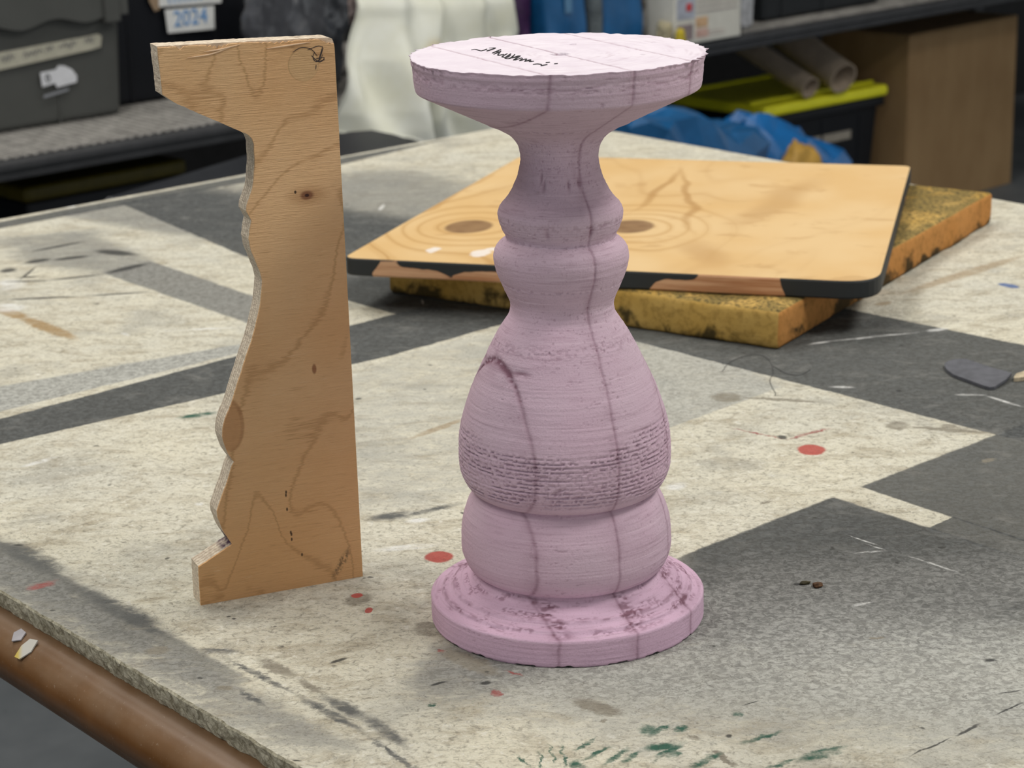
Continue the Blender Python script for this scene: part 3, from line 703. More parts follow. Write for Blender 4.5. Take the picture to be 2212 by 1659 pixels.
# underside
base_c = len(V)
V = np.concatenate([V, [[0, 0, 0.0006]]]); shv = np.append(shv, 0.0)
jj = np.arange(NC)
Fb = np.stack([(jj + 1) % NC, jj, np.full(NC, base_c), np.full(NC, base_c)], -1)

g = G('pink_foam')
p = g.obj()
sh_ = g.attr('shade')
fine = g.noise(p, 900, 2, 0.6)
zc = g.sep(p)[2]
rings = g.noise(g.mul(p, (18, 18, 900)), 1.0, 4, 0.65)
tint = g.noise(p, 16, 3, 0.5)
c = g.mix(g.ss(tint, 0.3, 0.7), (0.60, 0.415, 0.515), (0.625, 0.465, 0.555))
c = g.mix(g.ss(zc, 0.022, 0.034, 0.75, 0.0), c, (0.65, 0.435, 0.575))
c = g.mix(g.ss(zc, 0.0, 0.28, 0.0, 0.55), c, (0.575, 0.445, 0.515))
c = g.mix(g.ss(rings, 0.52, 0.72, 0, 0.38), c, (0.40, 0.27, 0.335))
c = g.mix(g.ss(rings, 0.28, 0.44, 0.30, 0), c, (0.80, 0.64, 0.72))
c = g.mix(g.ss(fine, 0.56, 0.72, 0, 0.3), c, (0.40, 0.25, 0.32))
c = g.mix(sh_, c, (0.215, 0.105, 0.145))
hh = g.math('ADD', g.math('MULTIPLY', rings, 0.8), fine)
M_FOAM = g.done(c, 0.82, g.bump(hh, 0.55, 0.0004), 0.25)
g = G('lit_sawn_foam')  # saw-cut cap top, colour paled to carry the bright overhead light
p = g.obj()
c = g.mix(g.ss(g.noise(p, 60, 5, 0.6), 0.3, 0.7), (0.73, 0.65, 0.725), (0.79, 0.72, 0.785))
c = g.mix(g.attr('shade'), c, (0.30, 0.16, 0.21))
M_SAWN_LIT = g.done(c, 0.8, g.bump(g.noise(p, 500, 3, 0.6), 0.35, 0.0004), 0.25)

bal = empty('foam_baluster', (0, 0, T))
tag(bal, 'pink turned foam baluster with wide round cap and glued seams', 'baluster')
cent = V[F].mean(1)
key = np.digitize(cent[:, 0] * SN[0] + cent[:, 1] * SN[1], OFFS)
topface = np.repeat(np.arange(NR - 1) >= NS - 1, NC)
centb = V[Fb].mean(1)
keyb = np.digitize(V[jj][:, 0] * SN[0] + V[jj][:, 1] * SN[1], OFFS)
upper = cent[:, 2] > 0.2                       # the outer slabs survive only in the cap and in the belly
key = np.where(upper & (key == 0), 4, np.where(upper & (key == 3), 5, key))
for lay in range(6):
    fs = np.concatenate([F[key == lay], Fb[keyb == lay]])
    mi = np.concatenate([topface[key == lay].astype(np.int32), np.zeros((keyb == lay).sum(), np.int32)])
    used, inv = np.unique(fs, return_inverse=True)
    fs2 = inv.reshape(-1, 4)
    quads = fs2[fs2[:, 2] != fs2[:, 3]]; mi = mi[fs2[:, 2] != fs2[:, 3]]
    me = mesh_np('foam_layer', V[used], quads)
    at = me.attributes.new('shade', 'FLOAT', 'POINT')
    at.data.foreach_set('value', shv[used].astype(np.float32))
    o = link('foam_layer', me, [M_FOAM, M_SAWN_LIT], bal, smooth=True)
    me.polygons.foreach_set('material_index', mi)
    me.update()
HAND = [[(-0.0435, 0.0188), (-0.0414, 0.0199), (-0.0385, 0.0143), (-0.0356, 0.0204)], [(-0.0356, 0.0138), (-0.0313, 0.0233), (-0.0346, 0.0238)], [(-0.0327, 0.0057), (-0.0285, 0.0176)], [(-0.0292, 0.0101), (-0.032, 0.0006)], [(-0.0285, 0.0125), (-0.0299, -0.0022), (-0.0271, -0.0002)], [(-0.0253, 0.0019), (-0.0278, -0.0075), (-0.0257, -0.0113), (-0.0236, -0.0033)], [(-0.0235, 0.0016), (-0.0264, -0.0126), (-0.0244, -0.0154), (-0.0222, -0.006)], [(-0.0215, -0.0012), (-0.0229, -0.0132), (-0.0194, -0.0065), (-0.0223, -0.0206)], [(-0.0187, -0.0067), (-0.0216, -0.0207), (-0.0181, -0.0141)], [(-0.0178, -0.0165), (-0.0192, -0.0235), (-0.016, -0.0178), (-0.0168, -0.0263)], [(-0.0161, -0.0254), (-0.014, -0.021), (-0.0144, -0.0276), (-0.0124, -0.0261)], [(-0.0129, -0.0373), (-0.0108, -0.0358), (-0.0088, -0.038)], [(-0.0066, -0.0318), (-0.0046, -0.0312)], [(-0.0092, -0.0416), (-0.0061, -0.0384)], [(-0.0026, -0.0367), (-0.0009, -0.0361)]]
M_INK = plain('marker_ink', (0.02, 0.018, 0.022), 0.6)
o = link('handwriting', ribbons(HAND, 0.00075, lambda q: (q[0], q[1], HT - 0.0004 + q[2] * 3)), M_INK, bal)
o['label'] = 'black marker scrawl on the cap'

# ------------------------------------------------------------------ plywood profile template
TP = [(0.0003, 0.0), (0.0953, 0.0), (0.0933, 0.3033), (0.0926, 0.3053), (0.0908, 0.3059), (0.0673, 0.3067), (0.0409, 0.3075), (-0.002, 0.3085), (-0.0009, 0.2836), (0.0051, 0.279), (0.0158, 0.2732), (0.0228, 0.2695), (0.0337, 0.2638), (0.0398, 0.2605), (0.0431, 0.2589), (0.0453, 0.2564), (0.0462, 0.2533), (0.0461, 0.2477), (0.046, 0.2422), (0.045, 0.2346), (0.0441, 0.23), (0.0425, 0.2261), (0.0404, 0.2212), (0.0399, 0.2179), (0.0413, 0.215), (0.0425, 0.2123), (0.041, 0.2067), (0.0403, 0.2027), (0.0411, 0.1968), (0.0432, 0.1905), (0.0456, 0.1838), (0.0464, 0.1791), (0.0457, 0.1733), (0.0445, 0.166), (0.0432, 0.1615), (0.0406, 0.1528), (0.0387, 0.1471), (0.0356, 0.1401), (0.0317, 0.13), (0.0287, 0.1229), (0.0249, 0.1127), (0.021, 0.1051), (0.0194, 0.1001), (0.0188, 0.0951), (0.0196, 0.0908), (0.0214, 0.0849), (0.0246, 0.0796), (0.0232, 0.0777), (0.0202, 0.0696), (0.0164, 0.0614), (0.013, 0.0531), (0.0132, 0.0492), (0.0152, 0.0427), (0.017, 0.0386), (0.0203, 0.0323), (0.0005, 0.0227)]
def densify(pts, step, amp, seed):
    out = []
    for i, a in enumerate(pts):
        b = pts[(i + 1) % len(pts)]
        L = math.dist(a, b)
        n = max(1, int(L / step))
        for k in range(n):
            t = k / n
            q = (a[0] + (b[0] - a[0]) * t, a[1] + (b[1] - a[1]) * t)
            e = amp * mnoise.noise(Vector((q[0] * 900, q[1] * 900, seed))) if (k and q[1] > 0.002) else 0
            out.append((q[0] - (b[1] - a[1]) / L * e, q[1] + (b[0] - a[0]) / L * e))
    return out
g = G('fir_veneer')
p = g.obj()
x, y, z = g.sep(p)[:3]
long = g.mul(p, (9, 1, 130))                       # fibres run across the template
fibre = g.noise(long, 6.0, 6, 0.68, 0.25)
long2 = g.mul(p, (22, 1, 420))
fibre2 = g.noise(long2, 3.0, 4, 0.6, 0.35)
field = g.math('ADD', g.noise(g.mul(p, (1.0, 1, 0.55)), 15, 2, 0.4, 0.5), g.math('MULTIPLY', z, 1.1))
cont = g.math('PINGPONG', g.math('MULTIPLY', g.math('ADD', field, g.math('MULTIPLY', fibre, 0.06)), 8.0), 0.5)
c = g.mix(g.ss(g.noise(p, 11, 3, 0.5), 0.3, 0.7), (0.76, 0.445, 0.205), (0.82, 0.53, 0.275))
c = g.mix(g.ss(z, 0.0, 0.14, 0.55, 0.0), c, (0.76, 0.42, 0.175))
c = g.mix(g.ss(cont, 0.0, 0.09, 0.45, 0.0), c, (0.42, 0.21, 0.075))
c = g.mix(g.ss(fibre, 0.56, 0.76, 0, 0.5), c, (0.42, 0.215, 0.085))
c = g.mix(g.ss(fibre, 0.25, 0.42, 0.55, 0), c, (0.84, 0.60, 0.37))
c = g.mix(g.ss(fibre2, 0.64, 0.77, 0, 0.45), c, (0.32, 0.16, 0.065))
X3, Z3 = (1, 0, 0), (0, 0, 1)
def spot(cx, cz, a, b, colr, amt, lo=1.2, hi=0.6):
    global c
    c = g.mix(g.math('MULTIPLY', g.ellipse(p, (cx, 0.0, cz), (X3, Z3), a, b, lo, hi), amt), c, colr)
spot(0.0738, 0.2231, 0.011, 0.0052, (0.40, 0.19, 0.07), 0.5, 1.4, 0.3)
spot(0.0738, 0.2231, 0.0040, 0.0026, (0.20, 0.07, 0.03), 0.85)
spot(0.0738, 0.2231, 0.0014, 0.0010, (0.05, 0.015, 0.01), 1.0)
spot(0.0674, 0.2255, 0.0007, 0.0010, (0.04, 0.02, 0.01), 0.95)
spot(0.0235, 0.1010, 0.0080, 0.0150, (0.40, 0.18, 0.065), 0.6, 1.05, 0.9)
spot(0.0225, 0.1005, 0.0068, 0.0135, (0.66, 0.37, 0.17), 0.8, 1.1, 0.9)
spot(0.0755, 0.2930, 0.0085, 0.0088, (0.46, 0.28, 0.12), 0.5, 1.03, 0.97)
spot(0.0757, 0.2928, 0.0080, 0.0083, (0.77, 0.50, 0.25), 0.75, 1.04, 0.97)
for q in ((0.0528, 0.0578), (0.0526, 0.056), (0.0528, 0.0477), (0.0542, 0.0338), (0.0545, 0.0326), (0.0545, 0.0296), (0.060, 0.0195)):
    spot(q[0], q[1], 0.0006, 0.0011, (0.06, 0.03, 0.015), 0.9)
spot(0.0728, 0.1262, 0.0014, 0.0030, (0.28, 0.10, 0.04), 0.8)
sm = g.vm('SUBTRACT', p, (0.083, 0, 0.0105))
sa = g.vm('DOT_PRODUCT', sm, (0.55 / 0.0115, 0, 0.835 / 0.0115)); sb = g.vm('DOT_PRODUCT', sm, (0.835 / 0.0026, 0, -0.55 / 0.0026))
smu = g.ss(g.vm('LENGTH', g.comb(sa, sb)), 0.4, 1.2, 1.0, 0.0)
c = g.mix(g.math('MULTIPLY', smu, g.ss(g.noise(p, 420, 3, 0.7), 0.4, 0.6, 0, 0.8)), c, (0.12, 0.075, 0.035))
h = g.math('SUBTRACT', g.math('MULTIPLY', fibre, -1.0), fibre2)
M_VENEER = g.done(c, 0.62, g.bump(h, 0.8, 0.0012), 0.3)
g = G('plywood_edge')
p = g.obj()
y = g.sep(p)[1]
ply = g.math('PINGPONG', g.math('MULTIPLY', g.math('ADD', y, g.math('MULTIPLY', g.noise(p, 60, 3, 0.5), 0.0006)), 330.0), 0.5)
ends = g.noise(g.mul(p, (260, 260, 900)), 1.0, 4, 0.7)
c = g.mix(g.ss(ends, 0.35, 0.65), (0.56, 0.465, 0.36), (0.82, 0.72, 0.57))
c = g.mix(g.ss(ply, 0.30, 0.40, 0.0, 0.35), c, (0.42, 0.29, 0.18))
c = g.mix(g.ss(ply, 0.455, 0.49, 0.0, 0.7), c, (0.24, 0.145, 0.075))
c = g.mix(g.ss(g.noise(g.mul(p, (120, 60, 420)), 1.0, 5, 0.7), 0.60, 0.74, 0, 0.75), c, (0.20, 0.14, 0.09))
c = g.mix(g.math('MULTIPLY', g.ellipse(p, (0.0192, 0.006, 0.0337), (X3, Z3), 0.0055, 0.0065, 1.3, 0.5), g.ss(g.noise(p, 300, 3, 0.6), 0.3, 0.6, 0.3, 1.0)), c, (0.075, 0.035, 0.075))
M_PLYEDGE = g.done(c, 0.8, g.bump(ends, 0.6, 0.0008), 0.2)

TROT = math.radians(23.14)
tpl = empty('plywood_template', (-0.2023, 0.0229, T), TROT)
tag(tpl, 'upright plywood template sawn to the half profile, left of the pink baluster', 'template')
core = densify(TP, 0.0016, 0.00028, 2.0)
bm = extrude_outline(core, 0.0014, 0.0150)
link('plywood_core', from_bm('plywood_core', bm), M_PLYEDGE, tpl)
# front veneer with a splintered top edge
def chip(xx):
    v = 0.0005 + 0.0005 * abs(mnoise.noise(Vector((xx * 420, 3.1, 0)))) + 0.0004 * abs(mnoise.noise(Vector((xx * 1500, 8.1, 0))))
    v += 0.0018 * max(0, 1 - abs(xx - 0.0098) / 0.0018)
    v += 0.0026 * max(0, 1 - abs(xx - 0.030) / 0.007) * (0.6 + 0.4 * math.sin(xx * 2600))
    v += 0.0012 * max(0, 1 - abs(xx - 0.062) / 0.012) * (0.6 + 0.4 * math.sin(xx * 1900))
    v += 0.0022 * max(0, 1 - abs(xx - 0.090) / 0.005)
    return v
topz = lambda xx: np.interp(xx, [-0.002, 0.0409, 0.0673, 0.0908, 0.0933], [0.3085, 0.3075, 0.3067, 0.3059, 0.3040])
ven = [TP[0], TP[1], (0.0933, 0.3005)] + [(xx, float(topz(xx)) - chip(xx)) for xx in np.linspace(0.0931, -0.0019, 150)] + TP[8:]
ven2 = densify(ven[:3], 0.002, 0.0, 1.0)
keep = ven2[: len(ven2) - max(1, int(math.dist(ven[2], ven[0]) / 0.002))]
ven_out = keep + ven[2:2 + 151] + densify(TP[8:] + [TP[0]], 0.0016, 0.00028, 2.0)[:-max(1, int(math.dist(TP[0], TP[8]) / 0.0016))]
bm = extrude_outline(ven_out, 0.0, 0.0014)
link('face_veneer', from_bm('face_veneer', bm), M_VENEER, tpl)
# long splinters torn loose below the top edge
M_SPL = plain('fresh_splinter', (0.74, 0.52, 0.33), 0.7, 0.1, 200)
for pts in (((0.013, 0.3016), (0.026, 0.3026), (0.038, 0.3058)), ((0.022, 0.3040), (0.031, 0.3046), (0.042, 0.3064)), ((0.056, 0.3030), (0.068, 0.3038), (0.080, 0.3046))):
    o = link('splinter', tube([(a, -0.0003, b) for a, b in smooth_path(pts, 6)], 0.00032, 6, [0.3 + 1.2 * math.sin(PI * (k + 0.3) / 13) for k in range(13)]), M_SPL, tpl)
SCR = [[(0.0782, 0.3005), (0.0837, 0.3021), (0.0867, 0.3016)], [(0.0867, 0.3016), (0.0852, 0.2976), (0.0841, 0.2947)], [(0.0822, 0.2993), (0.0811, 0.2969), (0.0822, 0.2944), (0.0851, 0.2951), (0.0865, 0.2975)], [(0.0801, 0.2975), (0.0845, 0.2937), (0.0872, 0.2959), (0.081, 0.2954)], [(0.0825, 0.2939), (0.0877, 0.2947)], [(0.0826, 0.2924), (0.0823, 0.29)], [(0.0700, 0.3000), (0.0745, 0.3020), (0.0800, 0.3010), (0.0835, 0.2970)], [(0.0846, 0.2950), (0.0870, 0.3010)]]
o = link('pencil_scribble', ribbons(SCR, 0.00042, lambda q: (q[0], -q[2] * 0.6, q[1])), plain('pencil', (0.06, 0.045, 0.04), 0.6), tpl)
o['label'] = 'dark pencil scribble'

# ------------------------------------------------------------------ yellow foam cushion and the square plywood board on it
CF, CR, CL = Vector((0.178, 0.5056)), Vector((0.4325, 0.9244)), Vector((-0.1315, 0.7162))
CB = CR + CL - CF
CH = 0.031
g = G('old_yellow_foam')
p = g.obj()
dirt = g.noise(p, 30, 4, 0.58, 0.5); dirt2 = g.noise(p, 150, 4, 0.65)
zl = g.sep(p)[2]
nrm = g.n('ShaderNodeNewGeometry').outputs['Normal']
c = g.mix(g.ss(g.noise(p, 14, 3, 0.5), 0.3, 0.7), (0.42, 0.25, 0.050), (0.56, 0.37, 0.115))
e_dir = (CR - CF).normalized()
side_n = (math.sin(math.atan2(e_dir.y, e_dir.x)), -math.cos(math.atan2(e_dir.y, e_dir.x)), 0)
sideR = g.ss(g.vm('DOT_PRODUCT', nrm, side_n), 0.55, 0.8)
c = g.mix(g.math('MULTIPLY', sideR, 0.85), c, (0.50, 0.215, 0.062))
topm = g.ss(g.sep(nrm)[2], 0.6, 0.9)
c = g.mix(g.math('MULTIPLY', topm, g.ss(dirt, 0.36, 0.56, 0, 0.8)), c, (0.18, 0.135, 0.045))
c = g.mix(g.math('MULTIPLY', topm, g.ss(g.noise(p, 260, 4, 0.7), 0.46, 0.60, 0, 0.85)), c, (0.06, 0.05, 0.025))
lowm = g.ss(zl, 0.0, 0.030, 1.2, 0.0)
c = g.mix(g.math('MULTIPLY', g.ss(dirt2, 0.45, 0.66, 0, 0.4), g.math('SUBTRACT', 1.0, topm)), c, (0.17, 0.095, 0.02))
dk = g.math('ADD', dirt, g.math('MULTIPLY', lowm, 0.16))
c = g.mix(g.math('MULTIPLY', g.ss(dk, 0.62, 0.76, 0, 0.92), g.math('SUBTRACT', 1.0, topm)), c, (0.035, 0.028, 0.012))
# big greasy patches
base2 = Vector((0, 0, 0))
for (px, py, pz, r, amt) in ((-0.218, 0.142, 0.006, 0.055, 0.95), (-0.262, 0.172, 0.014, 0.022, 0.9), (0.067, -0.046, 0.016, 0.028, 0.6), (0.02, -0.01, 0.006, 0.03, 0.5)):
    d = g.vm('LENGTH', g.mul(g.vm('SUBTRACT', p, (px, py, pz)), (1, 1, 2.6)))
    c = g.mix(g.math('MULTIPLY', g.ss(g.math('ADD', d, g.math('MULTIPLY', dirt, 0.02)), r * 0.6, r * 1.25, amt, 0), g.math('SUBTRACT', 1.0, topm)), c, (0.03, 0.024, 0.01))
M_YFOAM = g.done(c, 0.9, g.bump(g.math('ADD', dirt2, dirt), 0.25, 0.002), 0.15)
cc = (CF + CB) / 2
L1, L2 = (CR - CF).length, (CL - CF).length
def cushion_fn(v):
    u, w = v.x / L1 + 0.5, v.y / L2 + 0.5
    q = CF * (1 - u) * (1 - w) + CR * u * (1 - w) + CL * (1 - u) * w + CB * u * w - cc
    k = mnoise.noise(Vector((q.x * 22, q.y * 22, v.z * 30))) * 0.0016 + mnoise.noise(Vector((q.x * 90, q.y * 90, v.z * 90))) * 0.0006
    out = Vector((v.x, v.y, 0)).normalized()
    top = v.z / CH
    z = v.z
    if z > 0.02: z += k * 0.5 - 0.0004
    return (q.x + out.x * k * 1.6, q.y + out.y * k * 1.6, max(0.0, z))
o = link('foam_cushion', rbox((L1, L2, CH), 0.0045, (60, 46, 4), 3, True, cushion_fn), M_YFOAM, None, (cc.x, cc.y, T), 0, True)
tag(o, 'grimy yellow foam pad with an orange side, lying under the square board', 'cushion')

BC = [Vector((-0.1647, 0.6547)), Vector((0.2572, 0.5267)), Vector((0.3655, 0.9833)), Vector((-0.0114, 1.0900))]
bc = sum(BC, Vector((0, 0))) / 4
BT = 0.0145
def rounded(poly, radii):
    out = []
    for i, c0 in enumerate(poly):
        a = (poly[i - 1] - c0).normalized(); b = (poly[(i + 1) % len(poly)] - c0).normalized()
        r = radii[i]
        for k in range(9):
            t = k / 8
            p0, p1, p2 = c0 + a * r, c0, c0 + b * r
            out.append(p0 * (1 - t) ** 2 + p1 * 2 * t * (1 - t) + p2 * t * t)
    return out
g = G('pine_board_face')
p = g.obj()
front = math.atan2((BC[1] - BC[0]).y, (BC[1] - BC[0]).x)
mp = g.n('ShaderNodeMapping', vector_type='TEXTURE')
g.put(mp.inputs['Vector'], p)
mp.inputs['Rotation'].default_value = (0, 0, front)
pl = mp.outputs[0]
K1, K2 = KNOTS = ((-0.1504, -0.1000), (-0.0120, -0.0742))
lx, ly = g.sep(pl)[:2]
fld = g.math('ADD', g.math('MULTIPLY', g.noise(g.mul(pl, (6.0, 2.2, 1)), 1.0, 2, 0.4, 0.3), 1.5), g.math('MULTIPLY', lx, 1.6))
for (kx, ky) in KNOTS:
    d = g.vm('LENGTH', g.mul(g.vm('SUBTRACT', pl, (kx, ky, 0)), (1 / 0.055, 1 / 0.062, 0)))
    fld = g.math('ADD', fld, g.math('MULTIPLY', g.math('POWER', 2.718, g.math('MULTIPLY', g.math('MULTIPLY', d, d), -0.7)), 1.5))
cont = g.math('PINGPONG', g.math('MULTIPLY', fld, 3.0), 0.5)
c = g.mix(g.ss(g.noise(pl, 9, 3, 0.5), 0.3, 0.7), (0.68, 0.44, 0.185), (0.73, 0.515, 0.26))
keep_ = g.math('MULTIPLY', g.ss(lx, 0.0, 0.10, 1.0, 0.12), g.ss(ly, -0.02, 0.12, 1.0, 0.25))
c = g.mix(g.math('MULTIPLY', g.ss(cont, 0.0, 0.07, 0.6, 0.0), keep_), c, (0.43, 0.22, 0.06))
c = g.mix(g.math('MULTIPLY', g.ss(cont, 0.12, 0.26, 0.3, 0.0), keep_), c, (0.52, 0.30, 0.10))
c = g.mix(g.ss(g.noise(g.mul(pl, (1, 1.6, 1)), 17, 4, 0.6, 0.4), 0.58, 0.68, 0, 0.4), c, (0.47, 0.265, 0.095))
def smear(p1_, p2_, w, colr, amt):
    global c
    mx, my = (p1_[0] + p2_[0]) / 2, (p1_[1] + p2_[1]) / 2
    dx, dy = p2_[0] - p1_[0], p2_[1] - p1_[1]
    L_ = math.hypot(dx, dy)
    q_ = g.vm('ADD', pl, g.mul(g.vm('SUBTRACT', g.noise(pl, 9, 2, 0.5, color=True), (0.5, 0.5, 0.5)), (0.045, 0.045, 0)))
    c = g.mix(g.math('MULTIPLY', g.ellipse(q_, (mx, my), (dx / L_, dy / L_), L_ / 2, w, 1.4, 0.3), amt), c, colr)
smear((0.0817, -0.0583), (0.1114, 0.1605), 0.020, (0.50, 0.29, 0.105), 0.55)
smear((0.0866, -0.2029), (0.0536, -0.1174), 0.018, (0.48, 0.27, 0.095), 0.5)
smear((-0.0257, -0.0109), (-0.0213, 0.1842), 0.0045, (0.42, 0.22, 0.065), 0.65)
smear((-0.0213, 0.1842), (0.0464, -0.0831), 0.0045, (0.42, 0.22, 0.065), 0.65)
smear((-0.2196, -0.1945), (-0.193, 0.1674), 0.0040, (0.45, 0.24, 0.075), 0.55)
for (kx, ky) in KNOTS:
    d = g.vm('LENGTH', g.mul(g.vm('SUBTRACT', pl, (kx, ky, 0)), (1 / 0.0210, 1 / 0.0270, 0)))
    c = g.mix(g.ss(d, 0.85, 1.08, 0.92, 0), c, g.mix(g.ss(g.noise(pl, 60, 3, 0.5), 0.3, 0.7), (0.20, 0.105, 0.045), (0.27, 0.155, 0.07)))
for (kx, ky, a, b) in ((-0.1532, -0.190, 0.008, 0.015), (-0.1106, -0.193, 0.012, 0.020), (-0.098, -0.178, 0.018, 0.011)):
    d = g.vm('LENGTH', g.mul(g.vm('SUBTRACT', pl, (kx, ky, 0)), (1 / a, 1 / b, 0)))
    d = g.math('ADD', d, g.math('MULTIPLY', g.noise(pl, 110, 3, 0.6), 0.9))
    c = g.mix(g.ss(d, 0.95, 1.25, 0.8, 0), c, (0.83, 0.79, 0.76))
M_PINE = g.done(c, 0.5, g.bump(g.noise(g.mul(pl, (20, 160, 1)), 1.0, 4, 0.6), 0.15, 0.0006), 0.35)
g = G('chipped_black_edge')
p = g.obj()
mp = g.n('ShaderNodeMapping', vector_type='TEXTURE')
g.put(mp.inputs['Vector'], p)
mp.inputs['Rotation'].default_value = (0, 0, front)
pl = mp.outputs[0]
lx, ly, lz = g.sep(pl)[:3]
streak = g.noise(g.mul(pl, (14, 14, 420)), 1.0, 4, 0.6)
wood = g.mix(g.ss(streak, 0.35, 0.65), (0.42, 0.19, 0.085), (0.62, 0.36, 0.20))
chipn = g.noise(g.mul(pl, (1, 1, 2.0)), 26, 3, 0.55)
u = g.ramp(g.math('MULTIPLY_ADD', lx, 1 / 0.45, 0.5), [(q, (v,) * 3) for q, v in ((0, 1), (0.07, 1), (0.09, 0.30), (0.12, 0.32), (0.135, 0.48), (0.20, 0.55), (0.225, 0.82), (0.25, 0.5), (0.33, 0.48), (0.5, 1), (0.59, 1), (0.605, 0.6), (0.62, 0.45), (0.67, 0.38), (0.69, 0.15), (0.82, 0.12), (0.835, 1), (1, 1))])
u = g.sep(u)[0]
frontm = g.ss(ly, -0.225, -0.19, 1.0, 0.0)
cover = g.math('ADD', g.math('MULTIPLY', u, frontm), g.math('MULTIPLY', g.math('SUBTRACT', 1.0, frontm), 0.92))
cover = g.math('ADD', cover, g.math('MULTIPLY', g.math('SUBTRACT', chipn, 0.5), 0.7))
zz = g.ss(lz, 0.0, BT, 0.30, -0.28)
paint = g.ss(g.math('SUBTRACT', cover, zz), 0.56, 0.60)
c = g.mix(paint, wood, (0.022, 0.024, 0.024))
M_BEDGE = g.done(c, 0.6, g.bump(paint, 0.4, 0.0006), 0.35)
bm = bmesh.new()
ol = rounded(BC, (0.012, 0.034, 0.010, 0.020))
lv = []
for z, ins in ((0.0, 0.0012), (0.0014, 0.0), (BT - 0.0014, 0.0), (BT - 0.0003, 0.0007), (BT, 0.0014)):
    lv.append([bm.verts.new((q.x - bc.x - (q - bc).normalized().x * ins, q.y - bc.y - (q - bc).normalized().y * ins, z)) for q in ol])
n = len(ol)
for a, b in zip(lv, lv[1:]):
    for i in range(n):
        bm.faces.new((a[i], a[(i + 1) % n], b[(i + 1) % n], b[i])).material_index = 1
bm.faces.new(lv[0]).material_index = 1
bm.faces.new(lv[-1]).material_index = 0
o = link('plywood_board', from_bm('plywood_board', bm), [M_PINE, M_BEDGE], None, (bc.x, bc.y, T + CH + 0.0004))
tag(o, 'square knotty plywood board with chipped black edges, resting on the yellow foam', 'board')

# ------------------------------------------------------------------ small things on the table
def flat_piece(name, pts, z0, th, mat, label, cat, bend=None):
    bm = bmesh.new()
    q = [Vector(a) for a in pts]
    cx = sum((v.x for v in q)) / len(q); cy = sum((v.y for v in q)) / len(q)
    zf = bend or (lambda x, y: 0.0)
    a = [bm.verts.new((v.x - cx, v.y - cy, zf(v.x, v.y))) for v in q]
    b = [bm.verts.new((v.x - cx, v.y - cy, th + zf(v.x, v.y))) for v in q]
    m = len(q)
    fa, fb = bm.faces.new(a[::-1]), bm.faces.new(b)
    for i in range(m):
        bm.faces.new((a[i], a[(i + 1) % m], b[(i + 1) % m], b[i]))
    bmesh.ops.triangulate(bm, faces=[fa, fb])
    o = link(name, from_bm(name, bm), mat, None, (cx, cy, T + z0))
    return tag(o, label, cat)
felt = [(0.2925, 0.4440), (0.2938, 0.4510), (0.2970, 0.4565), (0.3020, 0.4605), (0.3080, 0.4625), (0.3120, 0.4615), (0.3152, 0.4560), (0.3250, 0.4372), (0.3358, 0.4171), (0.3284, 0.4037), (0.3170, 0.3890), (0.3135, 0.3885), (0.3105, 0.3920), (0.2947, 0.4219), (0.2923, 0.4353)]
flat_piece('felt_strip', felt, 0.0003, 0.0022, plain('charcoal_felt', (0.105, 0.107, 0.12), 0.9, 0.15, 120, 0.3), 'charcoal felt tongue lying flat on the dark stripe at right', 'felt scrap', lambda x, y: 0.004 * max(0, (x - 0.315) / 0.02) ** 2 * 0.4)
flat_piece('wood_sliver', [(0.3362, 0.4110), (0.3352, 0.4075), (0.3420, 0.4085), (0.352, 0.4180), (0.362, 0.4250), (0.362, 0.4330), (0.350, 0.4270), (0.3400, 0.4190), (0.3382, 0.4160)], 0.0003, 0.0028, plain('raw_sliver', (0.50, 0.42, 0.29), 0.8, 0.3, 150, 0.4), 'pale broken wood sliver beside the charcoal felt tongue', 'wood scrap')
M_THREAD = plain('black_thread', (0.07, 0.07, 0.07), 0.7)
def thread(pts, label):
    c0 = pts[0]
    q = [(a - c0[0], b - c0[1], 0.0006) for a, b in smooth_path(pts, 6)]
    tag(link('thread', tube(q, 0.0002, 5), M_THREAD, None, (c0[0], c0[1], T)), label, 'thread', 'loose threads on the table')
thread([(0.1289, 0.4509), (0.1364, 0.4737), (0.1485, 0.489), (0.1613, 0.493), (0.1671, 0.4772), (0.1661, 0.4464), (0.1613, 0.4265), (0.1607, 0.4078), (0.1614, 0.394), (0.1602, 0.3873)], 'longer black thread curling off the dark stripe onto the cream paint')
thread([(0.1681, 0.4625), (0.1751, 0.4425), (0.184, 0.4366), (0.1943, 0.4502)], 'short black thread curled on the dark stripe')
def lump(name, size, seed, mat, loc, label, cat, rz=0.0, group=None):
    bm = bmesh.new()
    bmesh.ops.create_icosphere(bm, subdivisions=3, radius=0.5)
    for v in bm.verts:
        k = 1 + 0.45 * mnoise.noise(v.co * 2.6 + Vector((seed, 0, 0)))
        v.co = Vector((v.co.x * size[0] * k, v.co.y * size[1] * k, max(0.0, v.co.z * size[2] * k + size[2] * 0.45)))
    return tag(link(name, from_bm(name, bm), mat, None, loc, rz, True), label, cat, group)
M_CRUMB = plain('brown_crumb', (0.09, 0.045, 0.02), 0.8, 0.5, 300)
lump('crumb', (0.0058, 0.0050, 0.0026), 1.0, M_CRUMB, (0.1396, 0.0277, T), 'reddish brown crumb on the grey paint right of the baluster', 'crumb', 0.3, 'crumbs')
lump('crumb', (0.0062, 0.0032, 0.0018), 4.0, plain('dark_crumb', (0.05, 0.042, 0.02), 0.8, 0.5, 300), (0.1332, 0.0322, T), 'olive dark crumb just left of the reddish brown one', 'crumb', 0.2, 'crumbs')
